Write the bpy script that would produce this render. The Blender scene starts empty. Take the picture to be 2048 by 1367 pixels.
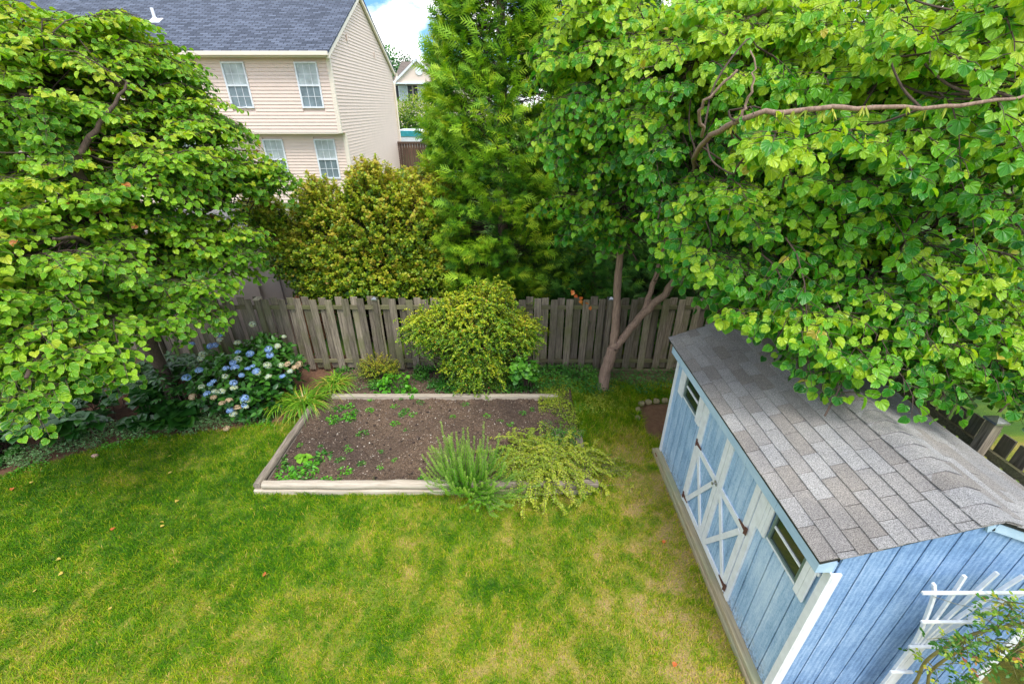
import bpy, math, random
import numpy as np
from mathutils import Vector, Matrix
R = math.radians
random.seed(7)
SC = bpy.context.scene
COL = SC.collection

# ------------------------------------------------------------------ camera, sky, sun, exposure
CAMZ = 5.4
cam = bpy.data.objects.new('camera', bpy.data.cameras.new('camera'))
COL.objects.link(cam)
cam.location = (0, 0, CAMZ)
cam.rotation_euler = (R(90 - 28.3), 0, 0)
cam.data.sensor_width = 36
cam.data.lens = 36 * 872 / 2048
cam.data.clip_start = .05
cam.data.clip_end = 2000
SC.camera = cam

SUN_EL, SUN_AZ = 60, 156      # azimuth clockwise from +Y (the view direction): behind the camera, to the right
w = bpy.data.worlds.new('World'); SC.world = w; w.use_nodes = True
nt = w.node_tree; nt.nodes.clear()
o_ = nt.nodes.new('ShaderNodeOutputWorld'); bg = nt.nodes.new('ShaderNodeBackground')
sky = nt.nodes.new('ShaderNodeTexSky'); sky.sky_type = 'NISHITA'; sky.sun_disc = False
sky.sun_elevation = R(SUN_EL); sky.sun_rotation = R(SUN_AZ); sky.air_density = 1.0; sky.dust_density = 1.0
tc = nt.nodes.new('ShaderNodeTexCoord'); mp = nt.nodes.new('ShaderNodeMapping'); mp.inputs['Scale'].default_value = (1, 1, 1.6)
mp.inputs['Location'].default_value = (1.35, .4, .2)
nz = nt.nodes.new('ShaderNodeTexNoise'); nz.inputs['Scale'].default_value = 5.5; nz.inputs['Detail'].default_value = 9; nz.inputs['Roughness'].default_value = .55
rp = nt.nodes.new('ShaderNodeValToRGB'); rp.color_ramp.elements[0].position = .44; rp.color_ramp.elements[1].position = .56
mx = nt.nodes.new('ShaderNodeMix'); mx.data_type = 'RGBA'
mx.inputs['B'].default_value = (11.5, 11.5, 11.6, 1)
L = nt.links.new
L(tc.outputs['Generated'], mp.inputs['Vector']); L(mp.outputs[0], nz.inputs['Vector']); L(nz.outputs['Fac'], rp.inputs[0])
L(rp.outputs[0], mx.inputs['Factor']); tn = nt.nodes.new('ShaderNodeMix'); tn.data_type = 'RGBA'; tn.blend_type = 'MULTIPLY'; tn.inputs['Factor'].default_value = 1; tn.inputs['B'].default_value = (.40, .66, 1.0, 1); L(sky.outputs[0], tn.inputs['A']); L(tn.outputs['Result'], mx.inputs['A']); L(mx.outputs['Result'], bg.inputs['Color'])
bg.inputs['Strength'].default_value = .15
L(bg.outputs[0], o_.inputs['Surface'])

sl = bpy.data.lights.new('sun', 'SUN'); sl.energy = 2.1; sl.angle = R(22); sl.color = (1, .965, .90)
so = bpy.data.objects.new('sun', sl); COL.objects.link(so)
_d = Vector((math.sin(R(SUN_AZ)) * math.cos(R(SUN_EL)), math.cos(R(SUN_AZ)) * math.cos(R(SUN_EL)), math.sin(R(SUN_EL))))
so.rotation_euler = _d.to_track_quat('Z', 'Y').to_euler()
so.location = (10, -10, 30)

vs = SC.view_settings
vs.view_transform = 'Standard'; vs.look = 'None'; vs.gamma = 1; vs.use_curve_mapping = False
vs.exposure = .62
SC.cycles.use_denoising = True
SC.cycles.sample_clamp_indirect = 4
SC.cycles.max_bounces = 6; SC.cycles.transparent_max_bounces = 6; SC.cycles.diffuse_bounces = 4

# ------------------------------------------------------------------ helpers
def tag(o, label=None, cat=None, group=None, kind=None):
    if label: o['label'] = label
    if cat: o['category'] = cat
    if group: o['group'] = group
    if kind: o['kind'] = kind
    return o

def empty(name, loc, label, cat, group=None, rz=0):
    o = bpy.data.objects.new(name, None); COL.objects.link(o)
    o.location = loc; o.rotation_euler = (0, 0, rz); o.empty_display_size = .2
    return tag(o, label, cat, group)

def link(name, me, mat, parent=None, world=True):
    o = bpy.data.objects.new(name, me); COL.objects.link(o)
    if mat is not None and not me.materials: me.materials.append(mat)
    if parent is not None:
        o.parent = parent
        if world:
            o.matrix_parent_inverse = (Matrix.Translation(parent.location) @ Matrix.Rotation(parent.rotation_euler.z, 4, 'Z')).inverted()
    return o

def npmesh(name, V, F, smooth=False, attrs=None):
    """V (n,3); F list of (m,k) index arrays; attrs name -> (n,) or (n,3) per point"""
    me = bpy.data.meshes.new(name)
    V = np.asarray(V, np.float32)
    me.vertices.add(len(V)); me.vertices.foreach_set('co', V.ravel())
    if not isinstance(F, list): F = [F]
    F = [np.asarray(f, np.int32) for f in F if len(f)]
    li = np.concatenate([f.ravel() for f in F])
    tot = np.concatenate([np.full(len(f), f.shape[1], np.int32) for f in F])
    st = np.concatenate([[0], np.cumsum(tot)[:-1]]).astype(np.int32)
    me.loops.add(len(li)); me.loops.foreach_set('vertex_index', li)
    me.polygons.add(len(tot)); me.polygons.foreach_set('loop_start', st); me.polygons.foreach_set('loop_total', tot)
    if smooth: me.polygons.foreach_set('use_smooth', np.ones(len(tot), bool))
    for k, a in (attrs or {}).items():
        a = np.asarray(a, np.float32)
        if a.ndim == 1:
            at = me.attributes.new(k, 'FLOAT', 'POINT'); at.data.foreach_set('value', a)
        else:
            at = me.attributes.new(k, 'FLOAT_VECTOR', 'POINT'); at.data.foreach_set('vector', a.ravel())
    me.update(calc_edges=True)
    return me

class MB:
    """collects boxes, quads and tubes into one mesh, with a per-piece random value 'pv'"""
    def __init__(s): s.V = []; s.F = []; s.A = []; s.n = 0
    def add(s, V, F, a=None):
        V = [tuple(v) for v in V]
        s.V += V; s.F += [tuple(i + s.n for i in f) for f in F]
        s.A += [random.random() if a is None else a] * len(V); s.n += len(V)
    def box(s, x0, x1, y0, y1, z0, z1, a=None, M=None):
        V = [(x, y, z) for x in (x0, x1) for y in (y0, y1) for z in (z0, z1)]
        if M is not None: V = [tuple(M @ Vector(v)) for v in V]
        s.add(V, [(0, 1, 3, 2), (4, 6, 7, 5), (0, 4, 5, 1), (2, 3, 7, 6), (0, 2, 6, 4), (1, 5, 7, 3)], a)
    def beam(s, p, q, wd, th, up=(0, 0, 1), a=None):
        """bar from p to q, wd across, th along 'up'"""
        p, q = Vector(p), Vector(q); d = (q - p); Ln = d.length; d.normalize()
        u = Vector(up); u = (u - d * u.dot(d)).normalized(); v = d.cross(u)
        M = Matrix((d, v, u)).transposed().to_4x4(); M.translation = p
        s.box(0, Ln, -wd / 2, wd / 2, -th / 2, th / 2, a, M)
    def prism(s, pts, axis, t0, t1, a=None):
        """polygon (2d) extruded along axis 0/1/2 from t0 to t1"""
        def mk(p, t):
            l = list(p); l.insert(axis, t); return tuple(l)
        n = len(pts)
        V = [mk(p, t0) for p in pts] + [mk(p, t1) for p in pts]
        F = [tuple(range(n)), tuple(range(2 * n - 1, n - 1, -1))] + [(i, i + n, (i + 1) % n + n, (i + 1) % n) for i in range(n)]
        s.add(V, F, a)
    def tube(s, pts, rad, k=8, cap=True, a=None):
        pts = [Vector(p) for p in pts]
        if not hasattr(rad, '__len__'): rad = [rad] * len(pts)
        V = []; F = []
        ref = None
        for i, p in enumerate(pts):
            d = (pts[min(i + 1, len(pts) - 1)] - pts[max(i - 1, 0)]).normalized()
            if ref is None:
                ref = Vector((1, 0, 0)) if abs(d.x) < .8 else Vector((0, 1, 0))
            u = (ref - d * ref.dot(d)).normalized(); ref = u; v = d.cross(u)
            for j in range(k):
                t = 2 * math.pi * j / k
                V.append(p + (u * math.cos(t) + v * math.sin(t)) * rad[i])
        for i in range(len(pts) - 1):
            for j in range(k):
                F.append((i * k + j, i * k + (j + 1) % k, (i + 1) * k + (j + 1) % k, (i + 1) * k + j))
        if cap:
            F.append(tuple(range(k - 1, -1, -1))); F.append(tuple((len(pts) - 1) * k + j for j in range(k)))
        s.add(V, F, a)
    def build(s, name, mat, parent=None, bevel=0, smooth=False):
        me = bpy.data.meshes.new(name); me.from_pydata(s.V, [], s.F)
        at = me.attributes.new('pv', 'FLOAT', 'POINT'); at.data.foreach_set('value', s.A)
        if smooth: me.polygons.foreach_set('use_smooth', [True] * len(me.polygons))
        me.update()
        o = link(name, me, mat, parent)
        if bevel:
            b = o.modifiers.new('bevel', 'BEVEL'); b.width = bevel; b.segments = 2; b.limit_method = 'ANGLE'
        return o

# ------------------------------------------------------------------ numpy value noise
class VN:
    def __init__(s, seed): s.g = np.random.RandomState(seed).rand(256, 256)
    def __call__(s, x, y, f=1.0):
        x = np.asarray(x) * f + 57.3; y = np.asarray(y) * f + 91.7
        xi = np.floor(x).astype(int); yi = np.floor(y).astype(int)
        u = x - xi; v = y - yi; u = u * u * (3 - 2 * u); v = v * v * (3 - 2 * v)
        g = s.g; a = g[xi % 256, yi % 256]; b = g[(xi + 1) % 256, yi % 256]; c = g[xi % 256, (yi + 1) % 256]; d = g[(xi + 1) % 256, (yi + 1) % 256]
        return (a * (1 - u) + b * u) * (1 - v) + (c * (1 - u) + d * u) * v
    def fbm(s, x, y, f=1.0, n=4):
        t = 0; am = 1; tot = 0
        for i in range(n):
            t = t + s(x, y, f * 2 ** i) * am; tot += am; am *= .55
        return t / tot
vn = VN(3); vn2 = VN(11)

# ------------------------------------------------------------------ materials
def mat_new(name):
    m = bpy.data.materials.new(name); m.use_nodes = True
    nt = m.node_tree; b = nt.nodes['Principled BSDF']
    return m, nt, b

def ramp(nt, fac, stops, interp='LINEAR'):
    r = nt.nodes.new('ShaderNodeValToRGB'); r.color_ramp.interpolation = interp
    e = r.color_ramp.elements
    while len(e) < len(stops): e.new(.5)
    for i, (p, c) in enumerate(stops):
        e[i].position = p; e[i].color = (*c, 1)
    if fac is not None: nt.links.new(fac, r.inputs[0])
    return r.outputs[0]

def noise(nt, scale, detail=4, rough=.6, stretch=None, vec=None):
    n = nt.nodes.new('ShaderNodeTexNoise'); n.inputs['Scale'].default_value = scale
    n.inputs['Detail'].default_value = detail; n.inputs['Roughness'].default_value = rough
    if vec is None:
        t = nt.nodes.new('ShaderNodeTexCoord'); vec = t.outputs['Object']
    if stretch:
        m = nt.nodes.new('ShaderNodeMapping'); m.inputs['Scale'].default_value = stretch
        nt.links.new(vec, m.inputs['Vector']); vec = m.outputs[0]
    nt.links.new(vec, n.inputs['Vector'])
    return n.outputs['Fac']

def attr(nt, name, out='Fac'):
    a = nt.nodes.new('ShaderNodeAttribute'); a.attribute_name = name
    return a.outputs[out]

def mixc(nt, fac, a, b, mode='MIX'):
    m = nt.nodes.new('ShaderNodeMix'); m.data_type = 'RGBA'; m.blend_type = mode
    for inp, v in (('Factor', fac), ('A', a), ('B', b)):
        if isinstance(v, (int, float)): m.inputs[inp].default_value = v
        elif isinstance(v, tuple): m.inputs[inp].default_value = (*v, 1)
        else: nt.links.new(v, m.inputs[inp])
    return m.outputs['Result']

def mth(nt, op, a, b=None, c=None):
    m = nt.nodes.new('ShaderNodeMath'); m.operation = op
    for i, v in enumerate((a, b, c)):
        if v is None: continue
        if isinstance(v, (int, float)): m.inputs[i].default_value = v
        else: nt.links.new(v, m.inputs[i])
    return m.outputs[0]

def bump(nt, b, h, strength=.3, dist=.01):
    n = nt.nodes.new('ShaderNodeBump'); n.inputs['Strength'].default_value = strength; n.inputs['Distance'].default_value = dist
    nt.links.new(h, n.inputs['Height']); nt.links.new(n.outputs[0], b.inputs['Normal'])

def flat(name, c, rough=.6, var=.12, scale=30, metal=0):
    m, nt, b = mat_new(name)
    n = noise(nt, scale)
    nt.links.new(ramp(nt, n, [(.3, tuple(x * (1 - var) for x in c)), (.7, tuple(min(1, x * (1 + var)) for x in c))]), b.inputs['Base Color'])
    b.inputs['Roughness'].default_value = rough; b.inputs['Metallic'].default_value = metal
    bump(nt, b, n, .15, .004)
    return m

def leafmat(name, stops, rim=None, rimpos=.84, transl=.3, rough=.42, veins=False, spec=.5, tcol=(1.25, 1.2, .5)):
    """stops ramp over the per-leaf value lv"""
    m, nt, b = mat_new(name)
    lv = attr(nt, 'lv')
    col = ramp(nt, lv, stops)
    if rim or veins:
        le = attr(nt, 'le')
    if veins:
        uv = nt.nodes.new('ShaderNodeSeparateXYZ'); nt.links.new(attr(nt, 'lu', 'Vector'), uv.inputs[0])
        ax = mth(nt, 'ABSOLUTE', uv.outputs[0]); yy = mth(nt, 'ADD', uv.outputs[1], -.02)
        ang = mth(nt, 'ARCTAN2', ax, yy)
        s_ = mth(nt, 'SINE', mth(nt, 'ADD', mth(nt, 'MULTIPLY', ang, 11.0), 1.57))
        vein = mth(nt, 'SMOOTH_MIN', mth(nt, 'MULTIPLY', mth(nt, 'MAXIMUM', mth(nt, 'SUBTRACT', s_, .72), 0), 3.2), 1.0, .05)
        col = mixc(nt, mth(nt, 'MULTIPLY', vein, .55), col, mixc(nt, 1.0, col, (1.9, 1.55, 1.6), 'MULTIPLY'))
        bump(nt, b, s_, .55, .006)
    if rim:
        f = nt.nodes.new('ShaderNodeMapRange'); f.inputs['From Min'].default_value = rimpos; f.inputs['From Max'].default_value = min(1, rimpos + .1)
        nt.links.new(le, f.inputs['Value'])
        col = mixc(nt, mth(nt, 'MULTIPLY', f.outputs[0], .8), col, rim)
    nt.links.new(col, b.inputs['Base Color'])
    b.inputs['Roughness'].default_value = rough; b.inputs['Specular IOR Level'].default_value = spec
    tr = nt.nodes.new('ShaderNodeBsdfTranslucent')
    nt.links.new(mixc(nt, 1.0, col, tcol, 'MULTIPLY'), tr.inputs['Color'])
    ms = nt.nodes.new('ShaderNodeMixShader'); ms.inputs[0].default_value = transl
    nt.links.new(b.outputs[0], ms.inputs[1]); nt.links.new(tr.outputs[0], ms.inputs[2])
    nt.links.new(ms.outputs[0], nt.nodes['Material Output'].inputs['Surface'])
    return m

def woodmat(name, c1, c2, moss=None, axis='z', scale=1.0, rough=.85, perpiece=.35):
    m, nt, b = mat_new(name)
    st = {'z': (14, 14, .7), 'x': (.7, 14, 14), 'y': (14, .7, 14)}[axis]
    t = nt.nodes.new('ShaderNodeTexCoord')
    pv = attr(nt, 'pv')
    cb = nt.nodes.new('ShaderNodeVectorMath'); cb.operation = 'ADD'
    cx = nt.nodes.new('ShaderNodeCombineXYZ'); nt.links.new(mth(nt, 'MULTIPLY', pv, 37), cx.inputs[0]); nt.links.new(mth(nt, 'MULTIPLY', pv, 19), cx.inputs[2])
    nt.links.new(t.outputs['Object'], cb.inputs[0]); nt.links.new(cx.outputs[0], cb.inputs[1])
    vec = cb.outputs[0]
    g = noise(nt, 3.2 * scale, 6, .7, st, vec)
    g2 = noise(nt, 1.7 * scale, 3, .6, None, vec)
    col = ramp(nt, g, [(.3, c1), (.68, c2)])
    if moss:
        f = ramp(nt, g2, [(.45, (0, 0, 0)), (.68, (1, 1, 1))])
        col = mixc(nt, mth(nt, 'MULTIPLY', f, .75), col, moss)
    sh = nt.nodes.new('ShaderNodeMapRange'); sh.inputs['To Min'].default_value = 1 - perpiece; sh.inputs['To Max'].default_value = 1 + perpiece
    nt.links.new(pv, sh.inputs['Value'])
    hs = nt.nodes.new('ShaderNodeHueSaturation'); nt.links.new(sh.outputs[0], hs.inputs['Value']); nt.links.new(col, hs.inputs['Color'])
    nt.links.new(hs.outputs[0], b.inputs['Base Color'])
    b.inputs['Roughness'].default_value = rough
    bump(nt, b, g, .5, .006)
    return m

def paintwood(name, c1, c2, c3, st, rough=.7):
    """weathered paint: streaky c1/c2 with worn c3 flecks; st stretches along the grain"""
    m, nt, b = mat_new(name)
    t = nt.nodes.new('ShaderNodeTexCoord'); vec = t.outputs['Object']
    big = noise(nt, 1.3, 3, .6, None, vec)
    g = noise(nt, 5.0, 8, .78, st, vec)
    fine = noise(nt, 34, 4, .8, (st[0] * .12, st[1] * .12, st[2] * 1.6), vec)
    w_ = nt.nodes.new('ShaderNodeTexWave'); w_.wave_type = 'BANDS'; w_.inputs['Scale'].default_value = 1.1; w_.inputs['Distortion'].default_value = 14
    w_.inputs['Detail'].default_value = 4; w_.inputs['Detail Scale'].default_value = .7
    mp_ = nt.nodes.new('ShaderNodeMapping'); mp_.inputs['Scale'].default_value = tuple(x * .5 for x in st)
    nt.links.new(vec, mp_.inputs['Vector']); nt.links.new(mp_.outputs[0], w_.inputs['Vector'])
    mixf = mth(nt, 'ADD', mth(nt, 'ADD', mth(nt, 'MULTIPLY', g, .42), mth(nt, 'MULTIPLY', fine, .32)), mth(nt, 'ADD', mth(nt, 'MULTIPLY', w_.outputs['Fac'], .06), mth(nt, 'MULTIPLY', big, .28)))
    col = ramp(nt, mixf, [(.38, c1), (.52, c2), (.67, c3)])
    sz_ = nt.nodes.new('ShaderNodeSeparateXYZ'); nt.links.new(vec, sz_.inputs[0])
    mr = nt.nodes.new('ShaderNodeMapRange'); mr.inputs['From Min'].default_value = .42; mr.inputs['From Max'].default_value = .16; mr.inputs['To Max'].default_value = 1.4
    nt.links.new(sz_.outputs[2], mr.inputs['Value'])
    spl = noise(nt, 26, 5, .75, None, vec)
    col = mixc(nt, mth(nt, 'MULTIPLY', mr.outputs[0], ramp(nt, spl, [(.45, (0, 0, 0)), (.62, (.6, .6, .6))])), col, (.16, .12, .08))
    nt.links.new(col, b.inputs['Base Color']); b.inputs['Roughness'].default_value = rough
    bump(nt, b, g, .35, .004)
    return m

M = {}
M['white'] = flat('white_paint', (.76, .78, .80), .5, .10, 9)
M['dark'] = flat('near_black', (.02, .022, .02), .8, .2, 10)
M['bark'] = woodmat('grey_brown_bark', (.14, .085, .06), (.40, .27, .20), None, 'z', 1.3, .9, .12)
M['bark_dark'] = woodmat('dark_bark', (.035, .022, .016), (.12, .078, .055), None, 'z', 1.5, .9, .2)
M['fence'] = woodmat('weathered_cedar', (.05, .036, .025), (.34, .28, .205), (.12, .125, .045), 'z', 1.0, .9, .38)
M['fence_rail'] = woodmat('weathered_rail', (.07, .06, .03), (.25, .22, .12), (.12, .13, .04), 'x', 1.0, .9, .2)
M['log'] = woodmat('bleached_log', (.34, .27, .19), (.62, .54, .43), None, 'x', .8, .8, .12)
M['log_dark'] = woodmat('weathered_timber', (.12, .09, .065), (.36, .30, .23), None, 'y', 1.0, .9, .25)
M['log_darkx'] = woodmat('weathered_timber_across', (.12, .09, .065), (.36, .30, .23), None, 'x', 1.0, .9, .25)
M['skid'] = woodmat('treated_timber', (.26, .20, .11), (.52, .44, .28), (.30, .33, .2), 'y', .8, .85, .15)
M['orange_wood'] = woodmat('orange_cedar', (.16, .055, .018), (.36, .14, .045), None, 'z', 1.0, .8, .3)
M['brown_wood'] = woodmat('brown_stained_wood', (.06, .03, .02), (.16, .09, .06), None, 'z', 1.0, .8, .3)
M['blue_front'] = paintwood('pale_blue_worn_paint', (.10, .19, .33), (.29, .46, .66), (.56, .70, .84), (9, 9, .8))
M['blue_gable'] = paintwood('blue_worn_paint', (.06, .13, .28), (.165, .30, .53), (.38, .53, .74), (11, 11, 1.4))
M['blue_trim'] = paintwood('pale_blue_trim_paint', (.22, .36, .50), (.38, .54, .68), (.5, .64, .76), (3, .8, 3))
M['glass'], _nt, _b = mat_new('window_glass'); _b.inputs['Base Color'].default_value = (.02, .03, .02, 1); _b.inputs['Roughness'].default_value = .06; _b.inputs['Specular IOR Level'].default_value = .8
M['alu'] = flat('green_grey_metal_frame', (.17, .24, .22), .4, .15, 30, .3)
M['rust'] = flat('rusty_iron', (.12, .05, .035), .8, .4, 60)
M['steel'] = flat('galvanised_steel', (.45, .46, .46), .35, .2, 50, .9)

# siding with courses built as geometry
M['siding'] = flat('cream_vinyl_siding', (.77, .61, .51), .6, .03, 3)
M['siding_gable'] = M['siding']
M['cream_trim'] = flat('cream_trim', (.80, .70, .57), .5, .03, 5)
M['beige'] = flat('beige_vinyl_panel', (.52, .42, .36), .6, .05, 2)
M['pane_curtain'] = flat('curtained_window_pane', (.42, .47, .46), .3, .25, 3)
M['pane_dark'] = flat('screened_window_pane', (.17, .22, .24), .2, .3, 3)  # darker lower pane, behind a screen
M['black'] = flat('black_shutter', (.02, .02, .025), .5, .2, 20)
M['red'] = flat('red_canvas', (.65, .03, .03), .7, .1, 6)

def roofmat(name, c1, c2, c3, brick=(.34, .14)):
    m, nt, b = mat_new(name)
    t = nt.nodes.new('ShaderNodeTexCoord')
    br = nt.nodes.new('ShaderNodeTexBrick'); br.inputs['Scale'].default_value = 1.0
    br.inputs['Brick Width'].default_value = brick[0]; br.inputs['Row Height'].default_value = brick[1]
    br.inputs['Mortar Size'].default_value = .018; br.inputs['Mortar Smooth'].default_value = .3; br.inputs['Bias'].default_value = 0
    br.inputs['Color1'].default_value = (*c1, 1); br.inputs['Color2'].default_value = (*c2, 1); br.inputs['Mortar'].default_value = (*c3, 1)
    sx = nt.nodes.new('ShaderNodeSeparateXYZ'); nt.links.new(t.outputs['Object'], sx.inputs[0])
    cx = nt.nodes.new('ShaderNodeCombineXYZ'); nt.links.new(sx.outputs[0], cx.inputs[0]); nt.links.new(mth(nt, 'MULTIPLY', sx.outputs[1], 1.13), cx.inputs[1])
    nt.links.new(cx.outputs[0], br.inputs['Vector'])
    n = noise(nt, 40, 3, .7)
    nt.links.new(mixc(nt, .5, br.outputs['Color'], ramp(nt, n, [(.3, (.45, .45, .45)), (.7, (1.5, 1.5, 1.5))]), 'MULTIPLY'), b.inputs['Base Color'])
    b.inputs['Roughness'].default_value = .9
    bump(nt, b, br.outputs['Fac'], -.5, .02)
    return m
M['slate_roof'] = roofmat('blue_grey_asphalt_shingle', (.045, .057, .082), (.13, .155, .21), (.016, .02, .032))
M['brown_roof'] = roofmat('brown_asphalt_shingle', (.14, .11, .09), (.2, .16, .13), (.1, .08, .06))

def shinglemat():
    m, nt, b = mat_new('grey_granular_shingle')
    pv = attr(nt, 'pv')
    base = ramp(nt, pv, [(0, (.215, .198, .18)), (.3, (.25, .237, .225)), (.55, (.265, .258, .25)), (1, (.30, .298, .295))])
    g = noise(nt, 130, 3, .85)
    g2 = noise(nt, 1.6, 4, .6)
    sp = ramp(nt, g, [(.36, (.42, .40, .38)), (.5, (1, 1, 1)), (.62, (1.75, 1.72, 1.68))])
    col = mixc(nt, 1.0, base, sp, 'MULTIPLY')
    col = mixc(nt, 1.0, col, ramp(nt, g2, [(.3, (.78, .78, .80)), (.7, (1.15, 1.12, 1.08))]), 'MULTIPLY')
    nt.links.new(col, b.inputs['Base Color']); b.inputs['Roughness'].default_value = .95
    bump(nt, b, g, .5, .003)
    return m
M['shingle'] = shinglemat()

# foliage
G = lambda *a: a
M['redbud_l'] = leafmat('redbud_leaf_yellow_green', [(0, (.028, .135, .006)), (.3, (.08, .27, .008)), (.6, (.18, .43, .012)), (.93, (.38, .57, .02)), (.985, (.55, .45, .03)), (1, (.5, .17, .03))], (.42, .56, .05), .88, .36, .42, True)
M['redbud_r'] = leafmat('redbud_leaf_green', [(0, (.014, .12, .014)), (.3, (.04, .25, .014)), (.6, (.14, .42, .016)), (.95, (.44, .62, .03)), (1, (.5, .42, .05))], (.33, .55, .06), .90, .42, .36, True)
M['redbud_b'] = leafmat('redbud_leaf_back', [(0, (.022, .12, .012)), (.5, (.07, .25, .014)), (.85, (.24, .42, .02)), (1, (.45, .4, .04))], (.38, .52, .06), .84, .3, .42)
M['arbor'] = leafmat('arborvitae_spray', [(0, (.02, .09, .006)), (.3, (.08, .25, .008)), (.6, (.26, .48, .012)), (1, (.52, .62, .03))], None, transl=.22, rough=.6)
M['arbor_shade'] = leafmat('arborvitae_spray_shade', [(0, (.014, .07, .008)), (.6, (.045, .17, .012)), (1, (.16, .34, .02))], None, transl=.1, rough=.6)  # darker greens stand in for the redbud's shade on these conifers
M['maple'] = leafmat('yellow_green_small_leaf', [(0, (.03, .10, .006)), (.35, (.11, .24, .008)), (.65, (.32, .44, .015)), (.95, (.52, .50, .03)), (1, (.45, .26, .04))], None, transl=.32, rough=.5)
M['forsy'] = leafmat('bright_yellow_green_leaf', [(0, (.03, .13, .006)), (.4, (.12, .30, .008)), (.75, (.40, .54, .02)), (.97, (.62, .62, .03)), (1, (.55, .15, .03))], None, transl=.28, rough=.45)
M['green'] = leafmat('mid_green_leaf', [(0, (.02, .10, .01)), (.5, (.05, .22, .02)), (1, (.15, .38, .03))], None, transl=.22, rough=.42)
M['deep'] = leafmat('deep_green_leaf', [(0, (.010, .055, .008)), (.6, (.028, .12, .014)), (1, (.07, .22, .02))], None, transl=.12, rough=.35)
M['vari'] = leafmat('white_edged_leaf', [(0, (.03, .12, .02)), (1, (.09, .26, .05))], (.42, .52, .25), .78, .15, .5)
M['rosem'] = leafmat('rosemary_needle', [(0, (.06, .24, .012)), (.5, (.18, .46, .025)), (1, (.42, .64, .07))], None, transl=.38, rough=.5)
M['strap'] = leafmat('strap_leaf', [(0, (.08, .25, .01)), (.6, (.24, .48, .03)), (.9, (.48, .52, .05)), (1, (.5, .35, .08))], None, transl=.25, rough=.4)
M['sprawl'] = leafmat('yellow_sprawling_leaf', [(0, (.08, .18, .01)), (.4, (.25, .36, .02)), (.8, (.48, .52, .04)), (1, (.5, .42, .05))], None, transl=.25, rough=.5)
M['lime'] = leafmat('lime_fine_leaf', [(0, (.10, .3, .01)), (1, (.28, .56, .03))], None, transl=.25, rough=.5)
M['weed'] = leafmat('weed_leaf', [(0, (.05, .24, .01)), (1, (.16, .5, .02))], None, transl=.25, rough=.45)
M['rose'] = leafmat('rose_leaf', [(0, (.03, .12, .01)), (.5, (.08, .26, .02)), (.8, (.3, .42, .03)), (.93, (.6, .5, .03)), (1, (.3, .07, .04))], None, transl=.3, rough=.4)
M['grassb'] = leafmat('grass_blade', [(0, (.03, .13, .002)), (.28, (.10, .26, .003)), (.5, (.25, .38, .005)), (.76, (.45, .42, .02)), (1, (.62, .44, .13))], None, transl=.25, rough=.7, spec=.12)
M['fl_blue'] = leafmat('blue_floret', [(0, (.08, .22, .58)), (.5, (.25, .42, .74)), (1, (.55, .68, .80))], None, transl=.2, rough=.6, tcol=(1, 1, 1))
M['fl_cream'] = leafmat('cream_floret', [(0, (.42, .5, .2)), (.5, (.62, .62, .32)), (1, (.5, .68, .78))], None, transl=.2, rough=.6, tcol=(1, 1, 1))
M['fl_tan'] = leafmat('tan_floret', [(0, (.45, .28, .14)), (1, (.7, .55, .36))], None, transl=.2, rough=.6, tcol=(1, 1, 1))
M['pod'] = leafmat('seed_pod', [(0, (.25, .36, .02)), (1, (.55, .55, .06))], None, transl=.3, rough=.5)
M['orange_leaf'] = leafmat('orange_leaf', [(0, (.6, .12, .03)), (1, (.75, .3, .05))], None, transl=.3)
M['yellow_leaf'] = leafmat('fallen_yellow_leaf', [(0, (.6, .42, .06)), (1, (.75, .6, .15))], None, transl=.2)

# ------------------------------------------------------------------ foliage engine
def fan(outline, centre, zf, sym=True):
    """leaf template: a fan of triangles; outline (x,y) for the right half, mirrored"""
    r = outline
    pts = r + [(-x, y) for x, y in reversed(r) if x > 1e-6] if sym else r
    V = [(x, y, zf(x, y)) for x, y in pts] + [(centre[0], centre[1], zf(*centre) if len(centre) == 2 else centre[2])]
    n = len(pts)
    F = [(i, (i + 1) % n, n) for i in range(n)]
    e = [1.0] * n + [0.0]
    return np.array(V), np.array(F), np.array(e)

HEART = fan([(0, .06), (.2, -.06), (.44, .03), (.56, .30), (.50, .60), (.27, .85), (0, 1.02)], (0, .38), lambda x, y: .32 * abs(x) - .22 * y * y + (0 if abs(x) > .01 else -.03))
HEART_LO = fan([(0, .04), (.38, 0), (.52, .34), (.34, .74), (0, 1.05)], (0, .38), lambda x, y: .3 * abs(x) - .2 * y * y)
OVAL = fan([(0, 0), (.26, .3), (.22, .68), (0, 1)], (0, .45), lambda x, y: .25 * abs(x) - .12 * y * y)
LONG = fan([(0, 0), (.15, .3), (.13, .7), (0, 1)], (0, .45), lambda x, y: .2 * abs(x) - .15 * y * y)
DIAM = (np.array([(0, 0, 0), (.28, .45, .08), (0, 1, -.05), (-.28, .45, .08)]), np.array([(0, 1, 2), (0, 2, 3)]), np.array([0, 1, .5, 1.]))
STAR = (lambda: (
    np.array([(0, 0, 0), (.12, .3, .02), (.55, .42, -.02), (.2, .52, .02), (.3, .85, 0), (0, 1.05, -.08), (-.3, .85, 0), (-.2, .52, .02), (-.55, .42, -.02), (-.12, .3, .02)]),
    np.array([(0, 1, 9), (1, 2, 3), (3, 4, 5), (5, 6, 7), (7, 8, 9), (1, 3, 9), (3, 7, 9), (3, 5, 7)]),
    np.ones(10)))()
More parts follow.
